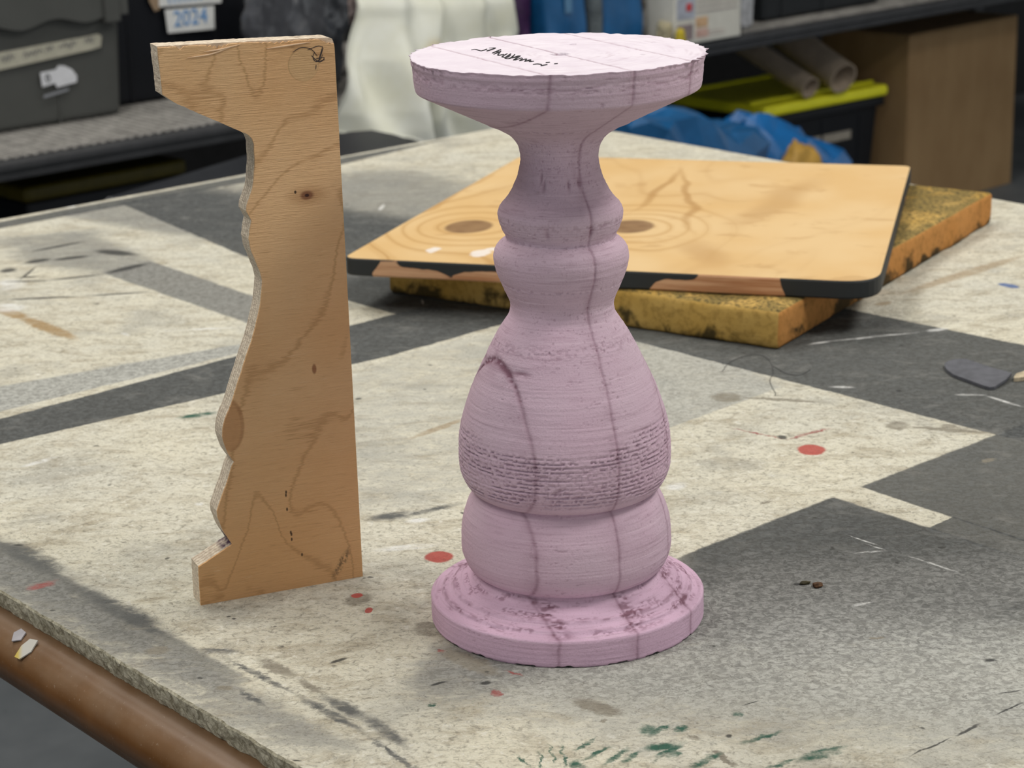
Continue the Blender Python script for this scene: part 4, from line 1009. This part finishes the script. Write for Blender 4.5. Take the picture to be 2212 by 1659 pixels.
# paint flakes stuck to the brown table edge
M_FLAKE = G('paint_flake')
gg = M_FLAKE
pp = gg.obj()
M_FLAKE = gg.done(gg.mix(gg.ss(gg.sep(pp)[0], -0.006, -0.001, 1.0, 0.0), (0.60, 0.58, 0.52), (0.62, 0.47, 0.10)), 0.6)
def flake(pts, loc, tilt, label, mat):
    bm = bmesh.new()
    a = [bm.verts.new((x, y, 0.0)) for x, y in pts]; b = [bm.verts.new((x, y, 0.0007)) for x, y in pts]
    bm.faces.new(a[::-1]); bm.faces.new(b)
    for i in range(len(pts)):
        bm.faces.new((a[i], a[(i + 1) % len(pts)], b[(i + 1) % len(pts)], b[i]))
    o = link('paint_flake', from_bm('paint_flake', bm), mat, None, loc)
    o.rotation_euler = tilt
    return tag(o, label, 'paint flake', 'paint flakes on the table edge')
def nose(Ld, ang):
    q = corner_left + near * Ld
    mm = Vector((-0.7727, -0.6348))
    nv = Vector((mm.x * math.cos(ang), mm.y * math.cos(ang), math.sin(ang)))
    loc = Vector((q.x, q.y, T - 0.012 - R_NOSE)) + nv * (R_NOSE + 0.0002)
    return loc, Vector((0, 0, 1)).rotation_difference(nv).to_euler()
loc, tl = nose(0.940, math.radians(50))
flake([(-0.0075, -0.002), (-0.004, -0.0058), (0.004, -0.0050), (0.0085, 0.0008), (0.003, 0.0052), (-0.003, 0.0035)], loc, tl, 'larger white and yellow paint flake stuck on the brown table edge', M_FLAKE)
loc, tl = nose(0.926, math.radians(62))
flake([(-0.004, -0.003), (0.002, -0.005), (0.0045, 0.0), (0.001, 0.005), (-0.0035, 0.004)], loc, tl, 'smaller pale grey paint flake stuck on the brown table edge', plain('grey_flake', (0.42, 0.40, 0.42), 0.6))

# ------------------------------------------------------------------ shelving behind the table
HS = 0.60
shelf = empty('shelving_unit', W(0, 0), SH)
tag(shelf, 'long dark steel shelf with wire deck running along the back wall', 'shelf')
M_BEAM = plain('charcoal_steel', (0.042, 0.043, 0.046), 0.5, 0.15, 20)
S0, S1, DEPTH = -0.9, 4.1, 0.72
def bar(name, x0, x1, y0, y1, z0, z1, mat, parent, r=0.004):
    return link(name, rbox((x1 - x0, y1 - y0, z1 - z0), r, (1, 1, 1), 2), mat, parent, ((x0 + x1) / 2, (y0 + y1) / 2, z0))
b = bar('front_beam', S0, S1, 0.0, 0.04, HS - 0.036, HS - 0.001, M_BEAM, shelf)
bar('beam_lip', S0, S1, -0.010, 0.001, HS - 0.016, HS - 0.002, M_BEAM, shelf, 0.003)
bar('rear_beam', S0, S1, DEPTH - 0.04, DEPTH, HS - 0.036, HS - 0.001, M_BEAM, shelf)
for s in (S0, S1 - 0.05):
    for nn in (0.0, DEPTH - 0.05):
        bar('post', s, s + 0.05, nn, nn + 0.05, 0.0, HS - 0.002, M_BEAM, shelf)
# punched steel deck: a thin sheet with raised diamond mesh
dv, df = [], []
def stick(x0, y0, x1, y1, w, z0, z1):
    d = Vector((x1 - x0, y1 - y0)).normalized(); nn = Vector((-d.y, d.x)) * w / 2
    k = len(dv)
    for (x, y) in ((x0 + nn.x, y0 + nn.y), (x0 - nn.x, y0 - nn.y), (x1 - nn.x, y1 - nn.y), (x1 + nn.x, y1 + nn.y)):
        dv.append((x, y, z0)); dv.append((x, y, z1))
    df.extend([(k + 1, k + 3, k + 5, k + 7), (k, k + 6, k + 4, k + 2), (k, k + 1, k + 7, k + 6), (k + 2, k + 4, k + 5, k + 3), (k, k + 2, k + 3, k + 1), (k + 4, k + 6, k + 7, k + 5)])
x = S0
while x < S1:
    stick(x, 0.02, min(x + 0.045, S1), DEPTH - 0.02, 0.0065, HS, HS + 0.003)
    x += 0.021
for yy in np.arange(0.035, DEPTH - 0.02, 0.016):
    stick(S0, yy, S1, yy, 0.0045, HS - 0.001, HS + 0.002)
me = bpy.data.meshes.new('wire_deck')
me.from_pydata(dv, [], df); me.update()
M_DECK = plain('galvanised_mesh', (0.36, 0.345, 0.32), 0.5, 0.3, 30)
o = link('wire_deck', me, M_DECK, shelf); o['kind'] = 'stuff'
bar('deck_sheet', S0, S1, 0.02, DEPTH - 0.02, HS - 0.012, HS - 0.004, M_BEAM, shelf, 0.002)

def tote(name, s, n, z, w, d, h, mat, label, cat, rz=0.0, lid=None, ribs=3, taper=0.05, lip=True, ztop=None):
    r = empty(name, W(s, n, z), SH + rz)
    tag(r, label, cat)
    def fn(v):
        k = 1 - taper * (1 - v.z / h)
        return (v.x * k, v.y * k, v.z)
    link('body', rbox((w, d, h), 0.012, (2, 2, 2), 3, True, fn), mat, r, smooth=False)
    if lip:
        link('rim', rbox((w + 0.022, d + 0.022, 0.026), 0.006, (1, 1, 1), 2), mat, r, (0, 0, h - 0.032))
    for k in range(ribs):
        xx = -w / 2 + w * (k + 0.5) / ribs
        link('rib', rbox((0.010, 0.008, h * 0.86), 0.003, (1, 1, 1), 2, True, lambda v: (v.x, v.y + d / 2 * taper * (1 - v.z / h), v.z)), mat, r, (xx, -d / 2 + 0.001, 0.004))
    if lid is not None:
        link('lid', rbox((w + 0.035, d + 0.035, 0.030), 0.010, (2, 2, 1), 3), lid, r, (0, 0, h - 0.004))
    return r

# grey tote, far left
M_GREY = plain('grey_plastic', (0.068, 0.070, 0.065), 0.5, 0.06, 12)
w_, d_, h_ = 0.60, 0.40, 0.262
gt = tote('grey_tote', 0.447 - w_ / 2, 0.245 + d_ / 2, HS + 0.003, w_, d_, h_, M_GREY, 'grey plastic tote with masking tape label, leftmost on the shelf', 'storage tote', 0.0, None, 0, 0.035)
yF = -d_ / 2 - 0.0015
# flange with wavy skirt
sk = []
xs = np.linspace(-w_ / 2 - 0.005, w_ / 2 + 0.005, 60)
skirt = [(x, h_ - 0.062 + 0.007 * math.sin((x + 0.05) * 42) * (1 if abs(x) < w_ / 2 - 0.03 else 0)) for x in xs]
bm = extrude_outline([(xs[0], h_ - 0.004), *skirt, (xs[-1], h_ - 0.004)], -d_ / 2 - 0.018, -d_ / 2 + 0.004)
link('skirt', from_bm('skirt', bm), M_GREY, gt)
link('latch', rbox((0.035, 0.022, 0.075), 0.004, (1, 1, 1), 2), M_GREY, gt, (w_ / 2 - 0.035, -d_ / 2 - 0.016, h_ - 0.075))
for xx in (-0.05, 0.145):
    link('rib', rbox((0.006, 0.006, h_ * 0.78), 0.002, (1, 1, 1), 2), M_GREY, gt, (xx, -d_ / 2 + 0.006, 0.002))
M_TAPE = plain('masking_tape', (0.40, 0.385, 0.31), 0.8, 0.08, 60)
def decal(parent, name, pts, y, mat, th=0.0015):
    bm = extrude_outline(pts, y - th, y)
    return link(name, from_bm(name, bm), mat, parent)
oX = 0.447 - w_ / 2
def gx(s): return s - oX
lab = decal(gt, 'tape_label', [(gx(0.02), 0.112), (gx(0.375), 0.137), (gx(0.392), 0.140), (gx(0.396), 0.160), (gx(0.388), 0.166), (gx(0.365), 0.164), (gx(0.02), 0.148)], yF, M_TAPE)
lab['label'] = 'beige masking tape with faded handwriting'
words = []
rr = random.Random(5)
for (a, b) in ((0.165, 0.200), (0.215, 0.262), (0.266, 0.285), (0.296, 0.340), (0.355, 0.378)):
    pts = []
    k = 0
    xx = a
    while xx < b:
        zc = 0.112 + 0.037 * 0.5 + (xx - 0.02) * 0.071
        pts.append((gx(xx), zc + (0.006 if k % 2 else -0.006) * rr.uniform(0.4, 1.1)))
        xx += 0.0045; k += 1
    words.append(pts)
link('faded_writing', ribbons(words, 0.0032, lambda q: (q[0], yF - 0.0016 - q[2], q[1])), plain('faded_pen', (0.16, 0.16, 0.15), 0.8), lab)
M_WSTK = plain('white_sticker', (0.62, 0.63, 0.66), 0.6, 0.05)
st_ = decal(gt, 'sticker', [(gx(0.252), 0.078), (gx(0.282), 0.082), (gx(0.284), 0.073), (gx(0.330), 0.078), (gx(0.332), 0.090), (gx(0.322), 0.104), (gx(0.305), 0.113), (gx(0.292), 0.115), (gx(0.286), 0.108), (gx(0.250), 0.106)], yF, M_WSTK)
st_['label'] = 'torn white sticker'
link('printed_letter', ribbons([[(gx(0.266), 0.086), (gx(0.261), 0.092), (gx(0.263), 0.099), (gx(0.268), 0.098), (gx(0.270), 0.091), (gx(0.266), 0.086)]], 0.004, lambda q: (q[0], yF - 0.0016 - q[2], q[1])), plain('dark_print', (0.05, 0.055, 0.06), 0.7), st_)
decal(gt, 'sticker_residue', [(gx(0.252), 0.056), (gx(0.310), 0.064), (gx(0.312), 0.069), (gx(0.254), 0.062)], yF, plain('residue', (0.22, 0.23, 0.25), 0.7))
link('lid_tag', rbox((0.042, 0.002, 0.03), 0.0006, (1, 1, 1), 2), M_WSTK, gt, (gx(0.385), -d_ / 2 - 0.019, h_ - 0.020))

# black tote beside it, with paper name tags
M_BLACK = plain('black_plastic', (0.006, 0.007, 0.010), 0.45, 0.1, 12)
bw, bd, bh = 0.44, 0.36, 0.33
bt = tote('black_tote', 0.462 + bw / 2, 0.325 + bd / 2, HS + 0.003, bw, bd, bh, M_BLACK, 'black plastic tote with white paper tags beside the grey tote', 'storage tote', 0.0, None, 4, 0.02)
bX = 0.462 + bw / 2
yB = -bd / 2 - 0.010
M_PAPER = plain('white_paper', (0.66, 0.67, 0.66), 0.8, 0.04)
def bxp(s): return s - bX
t1 = decal(bt, 'paper_tag', [(bxp(0.588), 0.193), (bxp(0.745), 0.186), (bxp(0.750), 0.235), (bxp(0.590), 0.245)], yB, M_PAPER)
t2 = decal(bt, 'paper_tag', [(bxp(0.604), 0.138), (bxp(0.722), 0.134), (bxp(0.724), 0.182), (bxp(0.600), 0.186)], yB - 0.002, M_PAPER)
t2['label'] = 'white tag with blue lettering 2024'
M_BLUEINK = plain('blue_marker', (0.07, 0.24, 0.52), 0.7)
me = text_mesh('2024', 0.046)
o = link('lettering', me, M_BLUEINK, t2, (bxp(0.662), yB - 0.0045, 0.163)); o.rotation_euler = (PI / 2, math.radians(0), 0)
o.scale = (0.95, 1, 1)
strk = []
for k, xx in enumerate(np.linspace(0.612, 0.690, 7)):
    strk.append([(bxp(xx), 0.199), (bxp(xx + 0.001), 0.215)])
    strk.append([(bxp(xx), 0.199), (bxp(xx + 0.006), 0.1985)])
link('lettering', ribbons(strk, 0.0035, lambda q: (q[0], yB - 0.0016 - q[2], q[1])), M_BLUEINK, t1)
decal(bt, 'torn_tape', [(bxp(0.562), 0.232), (bxp(0.566), 0.205), (bxp(0.577), 0.185), (bxp(0.590), 0.188), (bxp(0.589), 0.235)], yB + 0.0015, plain('brown_tape', (0.28, 0.20, 0.13), 0.6))

# soft heaps: lumpy bags
def bag(name, s, n, z, size, seed, mat, label, cat, rz=0.0, amp=0.18, freq=3.0, group=None, squeeze=0.35, kind=None, cut=0.0):
    mx = max(size)
    bm = bmesh.new()
    bmesh.ops.create_icosphere(bm, subdivisions=5, radius=0.5)
    for v in bm.verts:
        c0 = v.co.copy()
        q = c0 * freq * 2 + Vector((seed * 3.7, seed, 0))
        k = 1 + amp * (1.3 * mnoise.noise(q) + 0.7 * (0.5 - abs(mnoise.noise(q * 2.3))) + 0.35 * mnoise.noise(q * 5))
        # squarer than a ball
        m = max(abs(c0.x), abs(c0.y), abs(c0.z)) / 0.5
        k *= 1 + squeeze * (1 / max(m, 0.6) - 1)
        v.co = Vector((c0.x * size[0] * k, c0.y * size[1] * k, max(0.0, c0.z * size[2] * k + size[2] * 0.48)))
    o = link(name, from_bm(name, bm), mat, None, W(s, n, z), SH + rz, True)
    return tag(o, label, cat, group, kind)
def sheen(name, col, rough=0.35, scale=14.0, lo=0.55, bmp=0.6):
    g = G(name)
    p = g.obj()
    f = g.noise(p, scale, 4, 0.6, 0.8)
    c = g.mix(g.ss(f, 0.3, 0.7), tuple(v * lo for v in col), col)
    return g.done(c, rough, g.bump(g.noise(p, scale * 2.2, 3, 0.55, 1.2), bmp, 0.01), 0.5)
bag('plastic_bag', 0.815, 0.16, HS + 0.004, (0.19, 0.18, 0.27), 2.0, sheen('smoky_plastic', (0.11, 0.115, 0.13), 0.25, 5.0, 0.5, 0.25), 'crumpled smoky grey plastic bag between black tote and white cloth', 'bag', 0.2, 0.16, 1.7)
bag('pink_cloth', 1.03, 0.27, HS + 0.12, (0.18, 0.14, 0.22), 6.0, sheen('pale_pink_fabric', (0.62, 0.50, 0.47), 0.8), 'pale pink bundle slumped above the grey plastic bag', 'cloth', 0.0, 0.15, 2.2)

# white gauze hanging over the shelf edge
g = G('white_gauze')
p = g.obj()
f = g.noise(p, 9, 4, 0.6)
c = g.mix(g.ss(f, 0.3, 0.7), (0.66, 0.66, 0.55), (0.74, 0.75, 0.68))
c = g.mix(g.math('MULTIPLY', g.ellipse(p, (0.115, 0.0, 0.21), ((1, 0, 0), (0, 0, 1)), 0.020, 0.030, 1.5, 0.3), 0.55), c, (0.52, 0.36, 0.08))
c = g.mix(g.math('MULTIPLY', g.ellipse(p, (0.395, 0.0, 0.245), ((1, 0, 0), (0, 0, 1)), 0.014, 0.026, 1.3, 0.6), 0.6), c, (0.26, 0.28, 0.29))
M_GAUZE = g.done(c, 0.9, g.bump(g.noise(g.mul(p, (1, 1, 6)), 60, 3, 0.5), 0.15, 0.002), 0.15)
NU, NV = 90, 70
cv, cf = [], []
def bottom(u):
    return float(np.interp(u, [0, 0.28, 0.40, 0.62, 0.85, 1.0], [0.563, 0.548, 0.522, 0.491, 0.494, 0.50]))
for layer in (0, 1):
    for j in range(NV):
        v = j / (NV - 1)
        for i in range(NU):
            u = i / (NU - 1)
            zb = bottom(u)
            z = 0.90 + (zb - 0.90) * v
            left = np.interp(z, [0.48, 0.60, 0.70, 0.78, 0.9], [0.765, 0.762, 0.785, 0.83, 0.86]); rgt = np.interp(z, [0.48, 0.56, 0.66, 0.72, 0.9], [1.150, 1.140, 1.195, 1.216, 1.20])
            s = left + (rgt - left) * u
            fold = 0.030 * math.sin(u * 9 + 1.5 * v) * (0.4 + 0.6 * v) + 0.019 * math.sin(u * 23 - 3 * v + 2 * math.sin(v * 4)) + 0.012 * mnoise.noise(Vector((u * 4, v * 3, 0.5)))
            lean = -0.055 + 0.02 * (1 - v) + 0.12 * max(0.0, 1 - v / 0.3) ** 1.5
            belly = -0.045 * math.exp(-((u - 0.28) / 0.16) ** 2) * (0.3 + 0.7 * v) + 0.05 * math.exp(-((u - 0.50) / 0.05) ** 2) - 0.035 * math.exp(-((u - 0.8) / 0.2) ** 2) * (1 - 0.5 * v)
            edge = 0.02 * (max(0, 0.06 - u) / 0.06 + max(0, u - 0.95) / 0.05)
            cv.append((s - 0.85, lean + fold + belly + edge + (0.004 if layer else 0), z - 0.49))
N0 = NU * NV
for j in range(NV - 1):
    for i in range(NU - 1):
        a = j * NU + i
        cf.append((a, a + NU, a + NU + 1, a + 1)); cf.append((N0 + a, N0 + a + 1, N0 + a + NU + 1, N0 + a + NU))
for i in range(NU - 1):
    for j in (0, NV - 1):
        a = j * NU + i
        cf.append((a, a + 1, N0 + a + 1, N0 + a))
for j in range(NV - 1):
    for i in (0, NU - 1):
        a = j * NU + i
        cf.append((a, a + NU, N0 + a + NU, N0 + a))
me = bpy.data.meshes.new('gauze'); me.from_pydata(cv, [], cf); me.update()
tag(link('gauze_cloth', me, M_GAUZE, None, W(0.80, -0.085, 0.49), SH, True), 'cream white gauze cloth draped over the shelf edge in folds', 'cloth')

# blue bags and other soft goods on the shelf
M_BLUE = sheen('blue_plastic_sheet', (0.010, 0.115, 0.30), 0.4, 9.0, 0.7, 0.15)
M_NAVY = sheen('navy_plastic_sheet', (0.006, 0.03, 0.085), 0.45)
bag('blue_bag', 1.27, 0.12, HS + 0.003, (0.115, 0.14, 0.125), 3.0, M_NAVY, 'dark navy bag right beside the white gauze', 'bag', 0.0, 0.10, 2.0, None, 0.9)
bag('blue_bag', 1.295, 0.12, HS + 0.142, (0.115, 0.14, 0.20), 4.0, sheen('teal_sheet', (0.008, 0.075, 0.17), 0.45), 'teal blue bag folded over the navy bag', 'bag', 0.1, 0.14, 2.2, None, 0.8)
bag('purple_bag', 1.405, 0.14, HS + 0.003, (0.06, 0.10, 0.28), 5.0, sheen('purple_sheet', (0.055, 0.012, 0.075), 0.5), 'narrow purple bag squeezed between the blue bags', 'bag', 0.0, 0.08, 2.0, None, 0.9)
def flat_bag(name, s, n, z, size, mat, label, rz=0.0):
    fn = lambda v: (v.x + 0.004 * mnoise.noise(Vector((v.z * 14, 0, s))), v.y + 0.014 * mnoise.noise(Vector((v.x * 16, v.z * 10, s * 3))) , v.z)
    return tag(link(name, rbox(size, 0.02, (10, 2, 10), 3, True, fn), mat, None, W(s, n, z), SH + rz, True), label, 'bag')
fb = flat_bag('blue_bag', 1.515, 0.105, HS + 0.003, (0.135, 0.11, 0.30), M_BLUE, 'bright blue bag with pale print left of the grey webbing')
link('print', rbox((0.022, 0.002, 0.045), 0.0008, (1, 1, 1), 2), plain('pale_print', (0.10, 0.22, 0.36), 0.6), fb, (-0.008, -0.062, 0.105))
flat_bag('blue_bag', 1.700, 0.105, HS + 0.003, (0.135, 0.11, 0.30), M_BLUE, 'bright blue bag between grey webbing and the printed box')
fn = lambda v: (v.x + 0.006 * math.sin(v.z * 26), v.y + 0.006 * math.sin(v.z * 17 + 1), v.z)
tag(link('webbing_strap', rbox((0.040, 0.05, 0.29), 0.012, (2, 2, 14), 3, True, fn), sheen('grey_webbing', (0.16, 0.19, 0.20), 0.8), None, W(1.607, 0.07, HS + 0.003), SH, True), 'grey folded webbing hanging between two bright blue bags', 'strap')
bag('mustard_bag', 1.845, 0.19, HS + 0.003, (0.085, 0.08, 0.20), 8.0, sheen('mustard_cloth', (0.30, 0.15, 0.02), 0.7), 'mustard brown cloth bundle left of the printed white box', 'cloth', 0.0, 0.15, 2.4)
bag('cream_bag', 1.780, 0.0, HS + 0.003, (0.035, 0.03, 0.06), 9.0, sheen('cream_cloth', (0.50, 0.44, 0.28), 0.7), 'small cream wad at the foot of the mustard bundle', 'cloth', 0.0, 0.2, 2.4)
bag('yellow_tag', 1.798, -0.035, HS + 0.003, (0.022, 0.02, 0.045), 10.0, plain('yellow_plastic', (0.55, 0.42, 0.03), 0.5), 'tiny yellow tag at the lower left of the printed box', 'tag', 0.0, 0.1, 2.0)

# printed white box
pb = empty('printed_box', W(1.920, 0.03, HS + 0.003), SH)
tag(pb, 'white printed carton with pictures standing on the shelf edge', 'carton')
pw, pdp, ph = 0.240, 0.09, 0.30
link('carton', rbox((pw, pdp, ph), 0.003, (1, 1, 1), 2), plain('off_white_card', (0.60, 0.585, 0.52), 0.7, 0.04), pb)
def panel_print(name, x0, x1, z0, z1, col, lift=0.0012):
    return link(name, rbox((x1 - x0, 0.0012, z1 - z0), 0.0004, (1, 1, 1), 1), plain(name, col, 0.6, 0.25, 60), pb, ((x0 + x1) / 2, -pdp / 2 - lift * 0.4, z0))
panel_print('photo_print', -0.112, -0.055, 0.010, 0.048, (0.25, 0.20, 0.20))
panel_print('sky_print', -0.112, -0.048, 0.060, 0.110, (0.38, 0.40, 0.46))
link('red_dot', rbox((0.018, 0.002, 0.018), 0.0008, (1, 1, 1), 1), plain('red_print', (0.55, 0.05, 0.05), 0.6), pb, (-0.070, -pdp / 2 - 0.0012, 0.078))
panel_print('orange_print', -0.045, -0.002, 0.036, 0.060, (0.58, 0.38, 0.22))
panel_print('pink_print', -0.045, 0.0, 0.012, 0.032, (0.55, 0.36, 0.30))
for k, zz in enumerate((0.070, 0.082, 0.094)):
    panel_print('text_line', -0.042, 0.105, zz, zz + 0.004, (0.36, 0.32, 0.30))
for k, zz in enumerate((0.014, 0.022)):
    panel_print('text_line', 0.0, 0.06, zz, zz + 0.003, (0.48, 0.42, 0.38))
# white bottles / knotted bag
for k, (s, n, sz, lb) in enumerate(((2.092, 0.07, (0.05, 0.05, 0.22), 'white plastic bag end next to the printed carton'), (2.152, 0.08, (0.048, 0.05, 0.20), 'rounded white plastic bag end next to the black shelf tote'))):
    bag('white_bag', s, n, HS + 0.003, sz, 11.0 + k, sheen('white_plastic', (0.62, 0.63, 0.66), 0.4), lb, 'bag', 0.0, 0.08, 1.6, 'white bag ends', 0.7)
tote('dark_tote', 2.50, 0.27, HS + 0.003, 0.50, 0.36, 0.28, plain('charcoal_plastic', (0.010, 0.012, 0.014), 0.5), 'black tote standing right of the white bag ends', 'storage tote', 0.0, None, 3, 0.03)

# ------------------------------------------------------------------ on the floor below the shelf
M_YEL = plain('yellow_lid_plastic', (0.86, 0.83, 0.03), 0.42, 0.06, 14)
yt = tote('yellow_lid_tote', 2.650, 0.375, 0.0, 0.47, 0.36, 0.335, M_BLACK, 'black tote with yellow lid under the shelf beside the cardboard box', 'storage tote', math.radians(-3), M_YEL, 3, 0.10)
for k in range(2):
    link('lid_ridge', rbox((0.50, 0.012, 0.008), 0.003, (1, 1, 1), 2), M_YEL, yt, (0, -0.14 + 0.28 * k, 0.36))
link('tape_label', rbox((0.20, 0.002, 0.024), 0.0006, (1, 1, 1), 1), plain('dull_tape', (0.32, 0.29, 0.24), 0.8), yt, (0.02, -0.176, 0.226))
def cyl_tube(name, a, b, r, th, mat, label):
    a, b = Vector(a), Vector(b)
    d = (b - a); L = d.length
    bm = bmesh.new()
    seg = 40
    prof_ = ((r, 0), (r, L), (r - th, L), (r - th, 0))
    vs = [[bm.verts.new((rr_ * math.cos(2 * PI * k / seg), rr_ * math.sin(2 * PI * k / seg), z)) for k in range(seg)] for rr_, z in prof_]
    for q in range(4):
        for k in range(seg):
            bm.faces.new((vs[q][k], vs[q][(k + 1) % seg], vs[(q + 1) % 4][(k + 1) % seg], vs[(q + 1) % 4][k]))
    o = link(name, from_bm(name, bm), mat, None, a)
    o.rotation_euler = d.to_track_quat('Z', 'Y').to_euler()
    return tag(o, label, 'cardboard tube', 'cardboard tubes on the yellow lid')
M_KRAFT = plain('kraft_tube', (0.46, 0.37, 0.28), 0.8, 0.1, 30)
ztop = 0.335 + 0.026
ta = W(2.660, 0.145, ztop + 0.0475)
cyl_tube('cardboard_tube', ta, ta + Vector((-0.17, 0.26, 0.115)), 0.043, 0.004, M_KRAFT, 'wide cardboard tube with open end on the yellow lid')
tb = W(2.545, 0.165, ztop + 0.034)
cyl_tube('cardboard_tube', tb, tb + Vector((-0.19, 0.24, 0.11)), 0.029, 0.003, M_KRAFT, 'narrow cardboard tube left of the wide one on the yellow lid')

# cardboard box
cb = empty('cardboard_box', W(2.925, 0.125), SH)
tag(cb, 'plain brown cardboard box on the floor under the shelf at right', 'box')
g = G('brown_cardboard')
p = g.obj()
c = g.mix(g.ss(g.noise(g.mul(p, (1, 1, 0.4)), 12, 4, 0.6), 0.3, 0.7), (0.265, 0.165, 0.078), (0.315, 0.205, 0.10))
M_CARD = g.done(c, 0.8, g.bump(g.noise(g.mul(p, (120, 120, 4)), 1.0, 2), 0.08, 0.002), 0.2)
cw, cd, ch = 0.53, 0.30, 0.49
for nm, (x0, x1, y0, y1) in dict(front_panel=(0.0, cw, 0.0, 0.005), rear_panel=(0.0, cw, cd - 0.005, cd), left_panel=(0.0, 0.005, 0.005, cd - 0.005), right_panel=(cw - 0.005, cw, 0.005, cd - 0.005)).items():
    bar(nm, x0, x1, y0, y1, 0.0, ch, M_CARD, cb, 0.0015)
for k, (y0, y1) in enumerate(((0.0, cd / 2 - 0.002), (cd / 2 + 0.002, cd))):
    bar('top_flap', 0.0, cw, y0, y1, ch, ch + 0.005, M_CARD, cb, 0.0015)

# blue sheeting spilling out below the shelf, yellow cloth inside
def crumple(name, s, n, z, size, seed, mat, label, cat, rz=0.0, tilt=0.0):
    """faceted, folded sheet bundle"""
    bm = bmesh.new()
    bmesh.ops.create_icosphere(bm, subdivisions=4, radius=0.5)
    for v in bm.verts:
        c0 = v.co.copy()
        q = c0 * 4 + Vector((seed * 2.1, seed, 0))
        k = 1 + 0.42 * (0.5 - abs(mnoise.noise(q * 0.7))) + 0.10 * (0.5 - abs(mnoise.noise(q * 1.7)))
        m = max(abs(c0.x), abs(c0.y), abs(c0.z)) / 0.5
        k *= 1 + 0.7 * (1 / max(m, 0.6) - 1)
        v.co = Vector((c0.x * size[0] * k, c0.y * size[1] * k, max(0.0, (c0.z * size[2] * k + size[2] * 0.5) * (1 - tilt * c0.x))))
    bmesh.ops.dissolve_limit(bm, angle_limit=math.radians(17), verts=bm.verts, edges=bm.edges)
    bmesh.ops.triangulate(bm, faces=bm.faces)
    return tag(link(name, from_bm(name, bm), mat, None, W(s, n, z), SH + rz), label, cat)
crumple('blue_sheeting', 1.55, -0.18, 0.0, (0.46, 0.26, 0.48), 2.0, M_BLUE, 'big crumpled blue plastic sheet heaped on the floor behind the table', 'plastic sheet', 0.0, 0.30)
crumple('blue_sheeting', 2.01, -0.15, 0.0, (0.29, 0.22, 0.375), 5.0, sheen('blue_plastic_bright', (0.012, 0.14, 0.40), 0.35, 9.0, 0.7, 0.15), 'smaller bright blue sheet in front of the yellow lid tote', 'plastic sheet', 0.0, 0.45)
bag('yellow_cloth', 1.87, -0.335, 0.0, (0.14, 0.08, 0.405), 3.5, sheen('amber_cloth', (0.52, 0.30, 0.05), 0.6), 'amber yellow cloth tucked into the blue sheet', 'cloth', 0.0, 0.10, 1.8)

# dark things under the left end of the shelf
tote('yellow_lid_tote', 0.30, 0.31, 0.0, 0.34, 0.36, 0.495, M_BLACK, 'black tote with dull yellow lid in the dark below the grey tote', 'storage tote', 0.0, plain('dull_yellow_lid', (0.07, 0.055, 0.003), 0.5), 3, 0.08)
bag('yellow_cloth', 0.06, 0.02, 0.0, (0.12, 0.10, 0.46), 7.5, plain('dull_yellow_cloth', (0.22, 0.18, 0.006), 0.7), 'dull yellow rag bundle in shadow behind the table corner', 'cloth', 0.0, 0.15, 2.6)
# dark equipment case standing between the table and the shelf
cp = [Vector((-0.585, 1.83)), Vector((-0.42, 2.148)), Vector((-0.275, 2.318)), Vector((-0.235, 2.330)), Vector((-0.195, 2.285)), Vector((-0.06, 2.04)), Vector((-0.30, 1.80))]
c0 = sum(cp, Vector((0, 0))) / len(cp)
bm = bmesh.new()
lv = []
for z, ins in ((0.0, 0.004), (0.700, 0.0), (0.714, 0.003), (0.72, 0.014)):
    lv.append([bm.verts.new((q.x - c0.x - (q - c0).normalized().x * ins, q.y - c0.y - (q - c0).normalized().y * ins, z)) for q in cp])
for a, b in zip(lv, lv[1:]):
    for i in range(len(cp)):
        bm.faces.new((a[i], a[(i + 1) % len(cp)], b[(i + 1) % len(cp)], b[i]))
bm.faces.new(lv[0]); bm.faces.new(lv[-1])
tag(link('equipment_case', from_bm('equipment_case', bm), plain('black_vinyl', (0.022, 0.024, 0.028), 0.32, 0.15), None, (c0.x, c0.y, 0)), 'black flat-topped case standing behind the far table edge', 'case')
